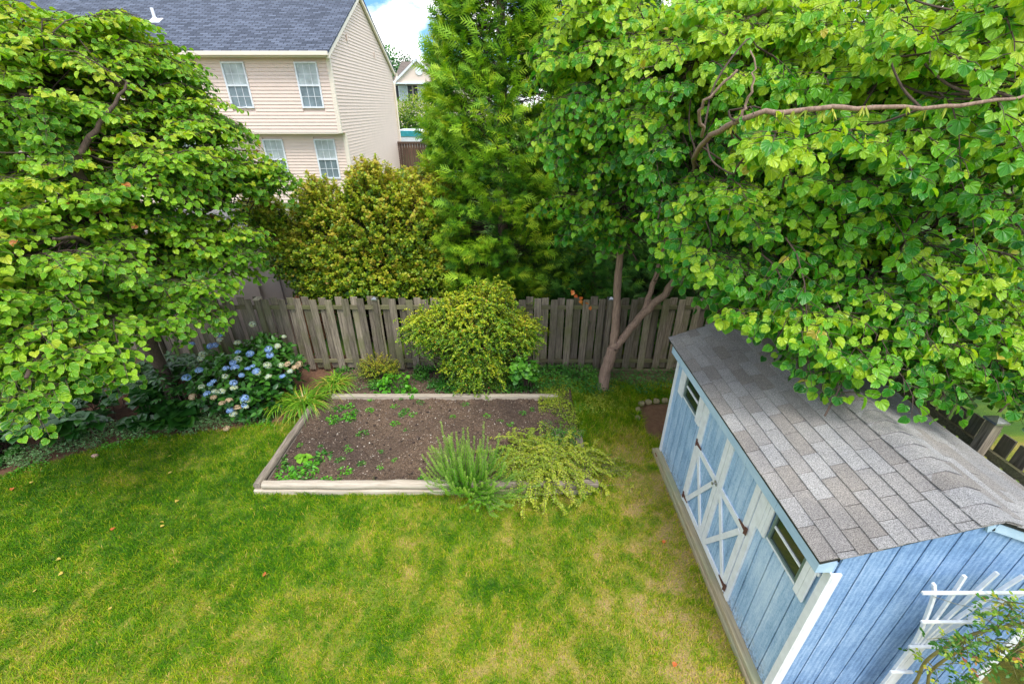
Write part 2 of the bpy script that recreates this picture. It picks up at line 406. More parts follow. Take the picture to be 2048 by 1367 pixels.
def _frond():
    V = []; F = []
    def tri(a, b, c):
        n = len(V); V.extend([a, b, c]); F.append((n, n + 1, n + 2))
    tri((-.06, 0, 0), (.06, 0, 0), (0, 1, -.16))
    for i in range(4):
        y = .08 + i * .2; l = .44 * (1 - .6 * y)
        for s in (-1, 1):
            yy = y + (.08 if s > 0 else 0); z0 = -.16 * yy * yy; dz = .06 * ((i * 7 + (s > 0)) % 3 - 1)
            tri((0, yy - .05, z0), (0, yy + .08, z0), (s * l, yy + l * .95, z0 - .07 + dz))
    return np.array(V), np.array(F), np.ones(len(V))
FROND = _frond()

def leaves(name, tmpl, P, T, N, S, mat, parent=None, seed=0, lv=None, smooth=True, uv=False):
    P, T, N, S = (np.asarray(a, np.float64) for a in (P, T, N, S))
    T = T / (np.linalg.norm(T, axis=1, keepdims=True) + 1e-9)
    B = np.cross(T, N); B /= (np.linalg.norm(B, axis=1, keepdims=True) + 1e-9)
    N = np.cross(B, T)
    tv, tf, te = tmpl
    n = len(P); k = len(tv)
    V = P[:, None, :] + S[:, None, None] * (tv[None, :, 0:1] * B[:, None, :] + tv[None, :, 1:2] * T[:, None, :] + tv[None, :, 2:3] * N[:, None, :])
    F = (tf[None] + (np.arange(n) * k)[:, None, None]).reshape(-1, 3)
    rs = np.random.RandomState(seed)
    if lv is None: lv = rs.rand(n)
    at = {'lv': np.repeat(np.clip(lv, 0, 1), k), 'le': np.tile(te, n)}
    if uv: at['lu'] = np.tile(tv, (n, 1))
    me = npmesh(name, V.reshape(-1, 3), F, smooth, at)
    return link(name, me, mat, parent)

def unit(v): return v / (np.linalg.norm(v) + 1e-9)

def sample_ells(ells, n, rs, inner=.22, zmin=-.75, keep=None):
    """points in the outer shell of a union of ellipsoids, with outward directions"""
    C_ = np.array([e[:3] for e in ells]); A_ = np.array([e[3:6] for e in ells])
    wts = np.array([(a[0] * a[1] + a[0] * a[2] + a[1] * a[2]) for a in A_]); wts /= wts.sum()
    out = []
    while len(out) < n:
        i = rs.choice(len(ells), p=wts)
        u = unit(rs.normal(size=3))
        if u[2] < zmin: continue
        r = rs.uniform(.82, 1.02) if rs.rand() > inner else rs.uniform(.35, .8)
        p = C_[i] + u * A_[i] * r
        q = (((p - C_) / A_) ** 2).sum(1)
        q[i] = 9
        if q.min() < .5 and rs.rand() < .9: continue
        if keep is not None and not keep(p): continue
        out.append((p, unit(u / A_[i]), i))
    return out

def tree_sprays(ells, n, seed, axis, Ln=(.7, 1.2), leaf=(.085, .13), droop=.7, nt_=5, nl=6, spread=.9, flatness=.8, keep=None, inner=.22, tone=0, sag=.2, tz=0, updir=.15, twl=.36, pitch=.055):
    """each spray: an arching twig with side twigs, leaves alternating along them"""
    rs = np.random.RandomState(seed)
    P = []; T = []; N = []; S = []; LV = []; stems = []
    for p, o, ei in sample_ells(ells, n, rs, inner, keep=keep):
        h = np.array([p[0] - axis[0], p[1] - axis[1], 0]); h = unit(h)
        d = unit(h * 1.0 + o * .7 + np.array([0, 0, updir]) + rs.normal(size=3) * .42)
        d[2] = np.clip(d[2], -.6, .65)
        d = unit(d)
        L_ = rs.uniform(*Ln)
        side = unit(np.cross(d, (0, 0, 1))); upn = np.cross(side, d)
        base = p - d * L_
        def pt(t): return base + d * L_ * t + np.array([0, 0, 1]) * L_ * (.14 * math.sin(math.pi * t) - sag * t * t)
        stem = [pt(t) for t in (0, .25, .5, .75, 1)]
        stems.append((stem, .012, .003))
        sl_ = tone + tz * (p[2] - 4.3) + rs.rand() * .35 + .15 + .3 * np.clip((o[2] + .3), 0, 1)  # light painted in: leaf colour rises with height and on upward-facing sprays
        for k in range(-1, nt_ * 2):
            if k < 0: t0 = .9; sg = 0; dd = unit(d + np.array([0, 0, -.35])); tl = L_ * .25
            else:
                t0 = .12 + .8 * (k // 2 + .5 * (k % 2)) / nt_; sg = 1 if k % 2 else -1
                tl = twl * L_ * rs.uniform(.7, 1.25) * (1.15 - .5 * t0)
                dd = unit(d * rs.uniform(.45, .8) + side * sg * spread + upn * rs.uniform(-.15, .2) + np.array([0, 0, -.2]))
            b0 = pt(t0)
            stems.append(([b0, b0 + dd * tl * .5 + (0, 0, .01), b0 + dd * tl - (0, 0, .04 * tl)], .005, .002))
            sd = unit(np.cross(dd, (0, 0, 1)))
            m_ = max(2, int(tl / pitch))
            for j in range(min(m_, nl + 3)):
                f = (j + .5) / m_
                s2 = 1 if j % 2 else -1
                q = b0 + dd * tl * f + sd * s2 * rs.uniform(.015, .045) + np.array([0, 0, -.02 - .05 * f * f + rs.normal() * .022])
                sz = leaf[0] + (leaf[1] - leaf[0]) * (.5 + .5 * rs.uniform(-1, 1) ** 3 + rs.uniform(-.25, .25)); sz = sz * (1.0 if j < m_ - 2 else .8)
                tdir = unit(sd * s2 * .6 + dd * .5 + np.array([0, 0, -droop * rs.uniform(.4, 1.5)]) + rs.normal(size=3) * .34)
                nn = unit(np.array([0, 0, flatness]) + o * .45 + h * .35 + rs.normal(size=3) * .42)
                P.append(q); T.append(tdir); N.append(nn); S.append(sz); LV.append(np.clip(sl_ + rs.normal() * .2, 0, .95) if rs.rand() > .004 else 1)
    return np.array(P), np.array(T), np.array(N), np.array(S), np.array(LV), stems

def stems_mesh(name, stems, mat, parent, k=3):
    V = []; F = []; n0 = 0
    for pts, r0, r1 in stems:
        pts = [np.asarray(p, float) for p in pts]; m = len(pts)
        for i, p in enumerate(pts):
            d = unit(pts[min(i + 1, m - 1)] - pts[max(i - 1, 0)])
            u = unit(np.cross(d, (.3, .2, 1) if abs(d[2]) < .9 else (1, .2, .1))); v = np.cross(d, u)
            r = r0 + (r1 - r0) * i / (m - 1)
            for j in range(k):
                a = 2 * math.pi * j / k
                V.append(p + (u * math.cos(a) + v * math.sin(a)) * r)
        for i in range(m - 1):
            for j in range(k):
                F.append((n0 + i * k + j, n0 + i * k + (j + 1) % k, n0 + (i + 1) * k + (j + 1) % k, n0 + (i + 1) * k + j))
        n0 += m * k
    me = npmesh(name, np.array(V), np.array(F), True, {'pv': np.random.RandomState(1).rand(len(V))})
    return link(name, me, mat, parent)

def curve(pts, n=8):
    """smooth polyline through control points (Catmull-Rom)"""
    P = [np.asarray(p, float) for p in pts]
    P = [2 * P[0] - P[1]] + P + [2 * P[-1] - P[-2]]
    out = []
    for i in range(1, len(P) - 2):
        for k in range(n):
            t = k / n
            out.append(.5 * (2 * P[i] + (P[i + 1] - P[i - 1]) * t + (2 * P[i - 1] - 5 * P[i] + 4 * P[i + 1] - P[i + 2]) * t * t + (3 * P[i] - P[i - 1] - 3 * P[i + 1] + P[i + 2]) * t ** 3))
    out.append(P[-2]); return out

def limbs(limb_list, k=9):
    """limb_list: (control points, r0, r1) -> MB with gnarled tubes; returns MB and all points"""
    mb = MB(); allp = []
    rs = np.random.RandomState(5)
    for pts, r0, r1 in limb_list:
        c = curve(pts, 6); m = len(c)
        c = [p + rs.normal(size=3) * .012 for p in c]
        mb.tube(c, [(r0 + (r1 - r0) * i / (m - 1)) * rs.uniform(.93, 1.08) for i in range(m)], k, a=.5)
        allp += [(p, r0 + (r1 - r0) * i / (m - 1)) for i, p in enumerate(c)]
    return mb, allp

def connect(stems, allp, seed=2, n_skip=0):
    """joins the base of every main spray stem to the nearest limb point with a rising branch"""
    rs = np.random.RandomState(seed); out = []
    A = np.array([p for p, r in allp])
    for st in stems:
        if st[1] < .01: continue
        b = np.asarray(st[0][0]); d = np.linalg.norm(A - b + np.array([0, 0, .0]), axis=1)
        j_ = int(np.argmin(d + (A[:, 2] > b[2] + .2) * 1.0)); q = A[j_]
        if np.linalg.norm(q - b) > 1.15: continue
        dd_ = unit(np.asarray(st[0][1]) - b); ds_ = np.linalg.norm(q - b)
        out.append((curve([q, q * .55 + (b - dd_ * ds_ * .35) * .45 + rs.normal(size=3) * .02, b - dd_ * ds_ * .12, b], 4), .013, .008))
    return out

def redbud(name, label, base, limb_list, ells, n, seed, leafm, barkm, **kw):
    root = empty(name, base, label, 'tree')
    mb, allp = limbs(limb_list)
    mb.build('trunk', barkm, root, smooth=True)
    tmpl = kw.pop('tmpl', HEART)
    P, T, N, S, LV, stems = tree_sprays(ells, n, seed, base, **kw)
    extra = connect(stems, allp)
    stems_mesh('branches', stems + extra, M['bark_dark'], root)
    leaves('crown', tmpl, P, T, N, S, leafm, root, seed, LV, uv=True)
    return root

def shrub(name, label, cat, base, ells, n, seed, mat, tmpl, leaf, Ln=(.3, .6), pitch=.03, wander=.25, droop=.3, group=None, keep=None, stemmat=None, inner=.3, lvb=.0, up=.3, jit=.16, per=2, zmin=-.75, axisz=None, topyellow=.35):
    """bush of single wands ending at the ellipsoid shells, leaves all round each wand"""
    rs = np.random.RandomState(seed)
    root = empty(name, base, label, cat, group)
    P = []; T = []; N = []; S = []; LV = []; stems = []
    cz = base[2] + .2 if axisz is None else axisz
    for p, o, ei in sample_ells(ells, n, rs, inner, keep=keep, zmin=zmin):
        d = unit(unit(p - np.array([base[0], base[1], cz])) * .8 + o * .5 + np.array([0, 0, up]) + rs.normal(size=3) * wander)
        L_ = rs.uniform(*Ln); m_ = max(3, int(L_ / pitch))
        b = p - d * L_
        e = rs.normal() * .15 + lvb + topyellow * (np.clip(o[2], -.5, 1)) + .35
        pts = []
        for j in range(m_ + 1):
            t = j / m_
            q = b + d * L_ * t + np.array([0, 0, -droop * L_ * t * t])
            pts.append(q)
            if j == 0: continue
            for r_ in range(per):
                a = rs.rand() * 6.28
                u = unit(np.cross(d, (.1, .3, 1))); v = np.cross(d, u)
                sd = u * math.cos(a) + v * math.sin(a)
                T.append(unit(sd * .9 + d * .6 + rs.normal(size=3) * .25)); N.append(unit(o * .5 + np.array([0, 0, .7]) + rs.normal(size=3) * .4))
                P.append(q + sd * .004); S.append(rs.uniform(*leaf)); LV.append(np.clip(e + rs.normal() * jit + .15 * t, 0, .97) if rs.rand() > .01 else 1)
        stems.append((pts[::max(1, len(pts) // 4)] + [pts[-1]], .005, .0015))
    st2 = []
    bb = np.array(base)
    for s_ in stems[::3]:
        q = np.asarray(s_[0][0]); st2.append(([bb + rs.normal(size=3) * (.08, .08, 0), bb * .5 + q * .5 + np.array([0, 0, .12]), q], .012, .004))
    stems_mesh('branches', stems + st2, stemmat or M['bark_dark'], root)
    leaves('foliage', tmpl, P, T, N, S, mat, root, seed, LV)
    return root

# ================================================================== GROUND
def smooth(a, b, t):
    t = np.clip((t - a) / (b - a), 0, 1); return t * t * (3 - 2 * t)

def ground_z(x, y):
    x = np.asarray(x, float); y = np.asarray(y, float)
    z = 1.75 * smooth(9.6, 17, y) + .4 * smooth(20, 29, y) + 1.5 * smooth(29, 40, y)
    z = z + .5 * smooth(5.2, 9, x) * (1 - smooth(9, 16, y))
    near = (1 - smooth(8, 12, y))
    return z + near * (.035 * (vn.fbm(x, y, .45, 3) - .5) + .012 * (vn2(x, y, 3.1) - .5))

# hedge bed boundary: y of the lawn's far left edge as a function of x
HB = [(-12, 3.2), (-8.5, 5.35), (-7.6, 5.9), (-6.77, 6.28), (-5.6, 6.5), (-4.5, 6.75), (-4.1, 7.0)]
def hedge_y(x):
    return np.interp(x, [a for a, b in HB], [b for a, b in HB])

BX0, BX1, BY0, BY1 = -4.02, 1.22, 5.06, 7.44
def zones(x, y):
    """soil amount 0..1 (bare), kind"""
    wob = .12 * (vn.fbm(x, y, 1.7, 3) - .5)
    inbed = ((x > BX0) & (x < BX1) & (y > BY0) & (y < 8.8)).astype(float)
    hedge = smooth(-.10, .14, y - hedge_y(x) + wob * 1.5) * (x < -4.0) * (y < 9.4)
    back = smooth(7.9, 8.2, y + wob * 2) * (x >= -4.1) * (x < 5.4) * (y < 9.4)
    right = smooth(2.48, 2.62, x + wob) * smooth(6.0, 6.5, y + wob) * (1 - smooth(7.32, 7.4, y)) * (x < 5.4)
    rb = right * .95
    return np.maximum.reduce([inbed, hedge, back * .8, rb]), right

def dryness(x, y):
    n = vn.fbm(x, y, .8, 4) * .45 + vn2.fbm(x, y, 3.1, 4) * .55
    g = .10 * smooth(-3.5, 1.0, x) + .12 * smooth(.6, 2.2, x) - .20 * smooth(-1.5, -5, x) * smooth(2.3, 4.5, y) + .07 * smooth(3.4, 2.4, y) * smooth(-5.5, -2, x) - .2 * smooth(5.9, 6.6, y) * (x > .6)
    g = g + .16 * np.exp(-((x - 1.9) ** 2 / .5 + (y - 5.3) ** 2 / 1.2)) + .17 * smooth(1.2, 2.2, x) * (x < 5) * (1 - smooth(5.6, 6.3, y)) + .10 * np.exp(-((x + .3) ** 2 / .9 + (y - 2.9) ** 2 / .15)) + .1 * np.exp(-((x + 1.6) ** 2 / 6 + (y - 4.75) ** 2 / .05))
    edge = .25 * np.exp(-np.abs(hedge_y(x) - .15 - y) / .25) * (x < -4)
    g = g - .3 * smooth(5.3, 6, x) - .3 * smooth(9, 11, y)
    return np.clip((n - .5) * (1.15 + .5 * smooth(.5, 2, x)) + (vn(x, y, 11.0) - .5) * .45 + (vn2(x, y, 5.0) - .5) * .25 + .44 + g + edge, 0, 1)

xs = np.concatenate([np.linspace(-900, -40, 12)[:-1], np.linspace(-40, -11, 24)[:-1], np.linspace(-11, 6, 400), np.linspace(6, 40, 30)[1:], np.linspace(40, 900, 12)[1:]])
ys = np.concatenate([np.linspace(-400, -10, 8)[:-1], np.linspace(-10, 1.4, 14)[:-1], np.linspace(1.4, 9.4, 210), np.linspace(9.4, 60, 80)[1:], np.linspace(60, 1500, 16)[1:]])
XX, YY = np.meshgrid(xs, ys)
ZZ = ground_z(XX, YY)
soil, right_soil = zones(XX, YY)
ZZ = ZZ - .02 * soil
idx = np.arange(XX.size).reshape(XX.shape)
Fq = np.stack([idx[:-1, :-1], idx[:-1, 1:], idx[1:, 1:], idx[1:, :-1]], -1).reshape(-1, 4)
dry = dryness(XX, YY)
me = npmesh('lawn', np.stack([XX, YY, ZZ], -1).reshape(-1, 3), Fq, True, {'soil': soil.ravel(), 'dry': dry.ravel(), 'red': np.maximum(right_soil, (XX < -4) * 1.0).ravel()})
m, nt, b = mat_new('lawn_ground')
gcol = ramp(nt, attr(nt, 'dry'), [(0, (.04, .12, .004)), (.35, (.12, .20, .008)), (.7, (.27, .25, .03)), (1, (.38, .27, .10))])
n1 = noise(nt, 60, 4, .75); n2 = noise(nt, 9, 4, .65)
gcol = mixc(nt, 1.0, gcol, ramp(nt, n1, [(.3, (.5, .5, .5)), (.7, (1.4, 1.4, 1.4))]), 'MULTIPLY')
scol = ramp(nt, n1, [(.3, (.05, .03, .02)), (.5, (.10, .065, .045)), (.72, (.22, .16, .115))])
rcol = ramp(nt, n2, [(.3, (.15, .06, .03)), (.7, (.26, .13, .065))])
scol = mixc(nt, mth(nt, 'MULTIPLY', attr(nt, 'red'), .7), scol, rcol)
nt.links.new(mixc(nt, attr(nt, 'soil'), gcol, scol), b.inputs['Base Color']); b.inputs['Roughness'].default_value = .95
bump(nt, b, n1, .6, .02)
tag(link('lawn', me, m), kind='structure')

# bed soil: lumpy sheet
gx = np.linspace(BX0 - .03, BX1 + .03, 430); gy = np.linspace(BY0 - .02, 8.55, 290)
X_, Y_ = np.meshgrid(gx, gy)
mound = vn.fbm(X_, Y_, 1.3, 3); fine = vn2.fbm(X_, Y_, 9, 4); clod = vn.fbm(X_ + 9, Y_, 17, 3)
Z_ = .045 + .08 * (mound - .5) + .075 * (fine - .5) + .055 * (clod - .5) * (.5 + mound) + .02 * smooth(7.3, 7.6, Y_)
for hx, hy, hr, hd in ((-3.35, 5.62, .1, -.07), (-3.0, 6.05, .13, -.08), (-3.22, 5.66, .06, .05), (-2.8, 6.25, .14, .04), (-1.1, 6.2, .1, -.05), (-1.55, 5.25, .12, -.05)):
    Z_ += hd * np.exp(-((X_ - hx) ** 2 + (Y_ - hy) ** 2) / hr ** 2)
idx = np.arange(X_.size).reshape(X_.shape)
Fq = np.stack([idx[:-1, :-1], idx[:-1, 1:], idx[1:, 1:], idx[1:, :-1]], -1).reshape(-1, 4)
darkp = np.clip(1.7 * (vn.fbm(X_ + 4, Y_, 1.1, 3) - .42) + .35 * np.exp(-((X_ + 3.1) ** 2 / .8 + (Y_ - 6.1) ** 2 / .3)), 0, 1)
me = npmesh('bed_soil', np.stack([X_, Y_, Z_], -1).reshape(-1, 3), Fq, True, {'dk': darkp.ravel()})
m, nt, b = mat_new('dark_garden_soil')
n1 = noise(nt, 45, 5, .8); n3 = noise(nt, 150, 2, .6)
c1 = ramp(nt, n1, [(.34, (.04, .024, .014)), (.5, (.125, .078, .048)), (.66, (.28, .19, .125))])
c2 = ramp(nt, n1, [(.3, (.018, .011, .008)), (.7, (.07, .045, .034))])
cc = mixc(nt, attr(nt, 'dk'), c1, c2)
cc = mixc(nt, ramp(nt, n3, [(.66, (0, 0, 0)), (.70, (.8, .8, .8))]), cc, (.5, .42, .34))
nt.links.new(cc, b.inputs['Base Color']); b.inputs['Roughness'].default_value = .95
bump(nt, b, n1, .9, .02)
tag(link('bed_soil', me, m), kind='structure')
def bed_z(x, y):
    i = np.clip(((np.asarray(x) - gx[0]) / (gx[1] - gx[0])).astype(int), 0, len(gx) - 1)
    j = np.clip(((np.asarray(y) - gy[0]) / (gy[1] - gy[0])).astype(int), 0, len(gy) - 1)
    return Z_[j, i]

# wood chips and crumbs over the soil
rs = np.random.RandomState(21)
n = 11000
cx = rs.uniform(BX0, BX1, n); cy = BY0 + (8.5 - BY0) * rs.rand(n) ** .9
kp = rs.rand(n) > .55 * np.clip(1.7 * (vn.fbm(cx + 4, cy, 1.1, 3) - .42), 0, 1) + .1
cx, cy = cx[kp], cy[kp]; n = len(cx)
P = np.stack([cx, cy, bed_z(cx, cy) + .006], 1)
T = rs.normal(size=(n, 3)) * (1, 1, .25); N = np.array([0, 0, 1]) + rs.normal(size=(n, 3)) * .35
m, nt, b = mat_new('wood_chip'); nt.links.new(ramp(nt, attr(nt, 'lv'), [(0, (.05, .03, .02)), (.5, (.2, .13, .09)), (.85, (.46, .36, .27)), (1, (.75, .68, .58))]), b.inputs['Base Color'])
tag(leaves('mulch_chips', DIAM, P, T, N, rs.uniform(.01, .034, n), m, None, 3), kind='stuff')

rs = np.random.RandomState(22); n = 2600
cx = rs.uniform(BX0, BX1, n); cy = BY0 + (8.4 - BY0) * rs.rand(n)
LUMP = (np.array([(1, 0, 0), (0, 1, 0), (-1, 0, 0), (0, -1, 0), (0, 0, .7), (0, 0, -.7), (.6, .6, .35), (-.6, .5, .4), (-.5, -.6, .3), (.6, -.6, .35)]) * .5,
        np.array([(0, 6, 4), (6, 1, 4), (1, 7, 4), (7, 2, 4), (2, 8, 4), (8, 3, 4), (3, 9, 4), (9, 0, 4), (0, 5, 1), (1, 5, 2), (2, 5, 3), (3, 5, 0), (0, 1, 6), (1, 2, 7), (2, 3, 8), (3, 0, 9)]), np.ones(10))
m, nt, b = mat_new('soil_clod'); nt.links.new(ramp(nt, attr(nt, 'lv'), [(0, (.02, .013, .01)), (.6, (.09, .058, .044)), (1, (.17, .12, .095))]), b.inputs['Base Color']); b.inputs['Roughness'].default_value = .95
tag(leaves('soil_clods', LUMP, np.stack([cx, cy, bed_z(cx, cy) + .002], 1), rs.normal(size=(n, 3)) * (1, 1, .3), np.array([0, 0, 1]) + rs.normal(size=(n, 3)) * .3, .012 + .05 * rs.rand(n) ** 4, m, None, 9, smooth=False), kind='stuff')

# ------------------------------------------------------------------ grass blades
rs = np.random.RandomState(4)
n = 560000
u = rs.rand(n)
gy_ = 1.5 + (8.2 - 1.5) * u ** 1.12; gx_ = rs.uniform(-10, 3.8, n)
soil, _r = zones(gx_, gy_)
clump = vn2.fbm(gx_, gy_, 4.2, 3)
keep = (soil < rs.uniform(.15, .75, n)) & ~((gx_ > BX0 - .06) & (gx_ < BX1 + .05) & (gy_ > BY0 - .1) & (gy_ < 7.6)) & ~((gx_ > 2.46) & (gy_ < 5.9) ) & (np.abs(gx_) < 1.28 * (.88 * gy_ + .474 * CAMZ) + 2.2)
dr = dryness(gx_, gy_)
keep &= rs.rand(n) < (1.15 - .45 * dr) * (.45 + .9 * clump)
gx_, gy_, dr, clump = gx_[keep], gy_[keep], dr[keep], clump[keep]; n = len(gx_)
tall = smooth(5.7, 6.5, gy_) * (gx_ > .9)
edge = np.maximum(np.exp(-np.abs(gy_ - 4.9) / .05) * ((gx_ > -4.1) & (gx_ < 1.3)), np.exp(-np.abs(gx_ - 2.45) / .05))
h = (1 + 1.1 * edge * (vn2(gx_, gy_, 7.0) > .45)) * (.018 + .026 * rs.rand(n)) * (1.25 - .5 * dr) * (.7 + .7 * clump) * (1 + 1.0 * tall)
sw = vn.fbm(gx_, gy_, .9, 2) * 6.28 * 1.6
a = sw + rs.normal(size=n) * 1.9
lean = h * rs.uniform(.5, 1.6, n)
z0 = ground_z(gx_, gy_)
wd = rs.uniform(.0022, .0042, n)
fx, fy = np.cos(a), np.sin(a)
b0 = np.stack([gx_ - fy * wd, gy_ + fx * wd, z0 - .002], 1); b1 = np.stack([gx_ + fy * wd, gy_ - fx * wd, z0 - .002], 1)
m0 = np.stack([gx_ + fx * lean * .35 - fy * wd * .8, gy_ + fy * lean * .35 + fx * wd * .8, z0 + h * .7], 1); m1 = np.stack([gx_ + fx * lean * .35 + fy * wd * .8, gy_ + fy * lean * .35 - fx * wd * .8, z0 + h * .7], 1)
tp = np.stack([gx_ + fx * lean, gy_ + fy * lean, z0 + h], 1)
V = np.stack([b0, b1, m1, m0, tp], 1).reshape(-1, 3)
o = (np.arange(n) * 5)[:, None]
lv = np.clip(dr * .55 + .12 + rs.normal(size=n) * .17 + (rs.rand(n) < .06 + .22 * dr ** 2) * .42, 0, 1)
me = npmesh('grass', V, [o + np.array([[0, 1, 2, 3]]), o + np.array([[3, 2, 4]])], False, {'lv': np.repeat(lv, 5)})
tag(link('grass', me, M['grassb']), kind='stuff')

# ================================================================== BED BORDER TIMBERS
bed = empty('raised_bed_border', (-1.4, 6.2, 0), 'long rectangular border of weathered landscape logs round the dark soil bed', 'garden border')
def log(name, p, q, r, mat, dent=.08, flatb=.0, k=14, z0=None):
    mb = MB(); p = np.array(p, float); q = np.array(q, float); rs_ = np.random.RandomState(int(abs(p[0] * 91 + p[1] * 37 + q[0] * 13)) + 1)
    m_ = 14; pts = [p + (q - p) * i / m_ + rs_.normal(size=3) * .004 for i in range(m_ + 1)]
    mb.tube(pts, [r * (.93 if i in (0, m_) else 1 + rs_.normal() * dent * .3) for i in range(m_ + 1)], k)
    o = mb.build(name, mat, bed, smooth=False)
    o.modifiers.new('bevel', 'BEVEL').width = .004
    return o
log('front_log', (-3.93, 5.0, .155), (-.93, 5.0, .155), .068, M['log'])
log('front_log', (-.92, 5.0, .150), (1.14, 5.0, .145), .062, M['log_darkx'])
def timber(name, x0, x1, y0, y1, z0, z1, mat, bv=.02):
    mb = MB(); mb.box(x0, x1, y0, y1, z0, z1); return mb.build(name, mat, bed, bevel=bv)
timber('lower_timber', -4.08, -1.06, 4.93, 5.07, -.02, .088, M['log'])
timber('lower_timber', -1.05, 1.27, 4.93, 5.07, -.02, .085, M['skid'])
log('side_log', (-4.02, 4.97, .14), (-4.02, 7.28, .10), .066, M['log_dark'])
timber('lower_timber', -4.09, -3.96, 5.08, 7.25, -.03, .075, M['log_dark'])
timber('side_timber', 1.15, 1.28, 5.08, 6.2, -.02, .13, M['log_dark'])
timber('corner_block', 1.1, 1.36, 4.94, 5.06, .135, .215, M['log_darkx'])
timber('back_board', -3.75, .95, 7.42, 7.52, -.02, .13, M['log'], .012)

# ================================================================== FENCE
fence = empty('board_fence', (-2, 8.65, 0), 'long grey weathered board fence behind the garden beds', 'fence')
rs = np.random.RandomState(9)
k = 0
x = -10.5
posts = (-7.92, -5.42, -2.92, -.42, 2.1, 4.58)
M_F = M['fence']
while x < 4.6:
    front = k % 2 == 0
    mb = MB(); top = 1.80 + rs.normal() * .012 + (.0 if front else .012); tilt = rs.normal() * .008
    wd = .074 if front else .078
    yy = 8.60 if front else 8.675
    M4 = Matrix.Translation((x, yy, .06)) @ Matrix.Rotation(tilt, 4, 'Y') @ Matrix.Rotation(rs.normal() * .006, 4, 'X')
    mb.box(-wd, wd, -.009, .009, 0, top - .06, None, M4)
    mb.build('fence_board', M_F, fence, bevel=.003)
    x += .172 + rs.normal() * .004; k += 1
for z in (.26, 1.60):
    for i in range(len(posts) - 1):
        mb = MB(); mb.box(posts[i] + .05, posts[i + 1] - .05, 8.62, 8.655, z - .045, z + .045); mb.build('rail', M['fence_rail'], fence, bevel=.004)
mb = MB(); mb.box(-10.6, posts[0] - .05, 8.62, 8.655, .215, .305); mb.build('rail', M['fence_rail'], fence)
mb = MB(); mb.box(-10.6, posts[0] - .05, 8.62, 8.655, 1.555, 1.645); mb.build('rail', M['fence_rail'], fence)
for p in posts:
    mb = MB(); mb.box(p - .048, p + .048, 8.545, 8.62 + .04, -.1, 1.80); o = mb.build('post', M_F, fence, bevel=.004)
    mb = MB(); q = .06
    mb.box(p - q, p + q, 8.525, 8.675, 1.80, 1.825)
    mb.add([(p - q, 8.525, 1.826), (p + q, 8.525, 1.826), (p + q, 8.675, 1.826), (p - q, 8.675, 1.826), (p, 8.60, 1.865)], [(0, 1, 4), (1, 2, 4), (2, 3, 4), (3, 0, 4)])
    c = mb.build('post_cap', M['steel'] if p not in (-5.42,) else M['log'], fence)
mb = MB(); mb.box(1.35, 4.5, 8.50, 8.54, -.02, .10); mb.build('base_board', M['fence_rail'], fence, bevel=.004)

# fence on the right behind the shed, running away from the camera
f2 = empty('side_fence', (5.55, 5, 0), 'weathered board fence running behind the grey shed roof', 'fence')
y = 1.2; k = 0
while y < 8.5:
    mb = MB(); mb.box(5.575, 5.597, y - .07, y + .07, .05, 2.14 + random.uniform(-.02, .02)); mb.build('fence_board', M_F, f2, bevel=.003)
    y += .185; k += 1
for z in (.35, 1.86):
    mb = MB(); mb.box(5.52, 5.565, 1.2, 8.5, z - .045, z + .045); mb.build('rail', M['fence_rail'], f2)
for y in (1.45, 3.88, 6.3):
    mb = MB(); mb.box(5.37, 5.475, y - .052, y + .052, -.1, 2.30); o = mb.build('post', M_F, f2, bevel=.004)
    mb = MB(); mb.box(5.345, 5.50, y - .077, y + .077, 2.302, 2.325)
    mb.add([(5.345, y - .077, 2.327), (5.50, y - .077, 2.327), (5.50, y + .077, 2.327), (5.345, y + .077, 2.327), (5.4225, y, 2.375)], [(0, 1, 4), (1, 2, 4), (2, 3, 4), (3, 0, 4)])
    mb.build('post_cap', M['steel'], f2)

# ================================================================== SHED
WX0, WX1, WY0, WY1 = 2.59, 4.59, 2.22, 5.80       # walls
EX0, EX1, RX = 2.42, 4.76, 3.59                     # eaves and ridge
EZ, RZ = 2.27, 2.74
shed = empty('garden_shed', (3.59, 4.0, 0), 'pale blue wooden garden shed with white trimmed double doors and grey shingle roof', 'shed')
WB = .16; WT = 2.20
# front wall boards (grooved plywood), facing -x
mb = MB()
y = WY0 + .002
while y < WY1 - .01:
    y1 = min(y + .198, WY1)
    mb.box(WX0, WX0 + .019, y + .006, y1 - .006, WB, WT, random.random()); y += .2
mb.build('front_wall', M['blue_front'], shed, bevel=.002)
mb = MB(); mb.box(WX0 + .02, WX0 + .05, WY0 + .03, WY1 - .03, WB, WT); mb.build('groove_shade_backing', M['dark'], shed)  # near-black sheet: the shade in the board grooves is put into its colour
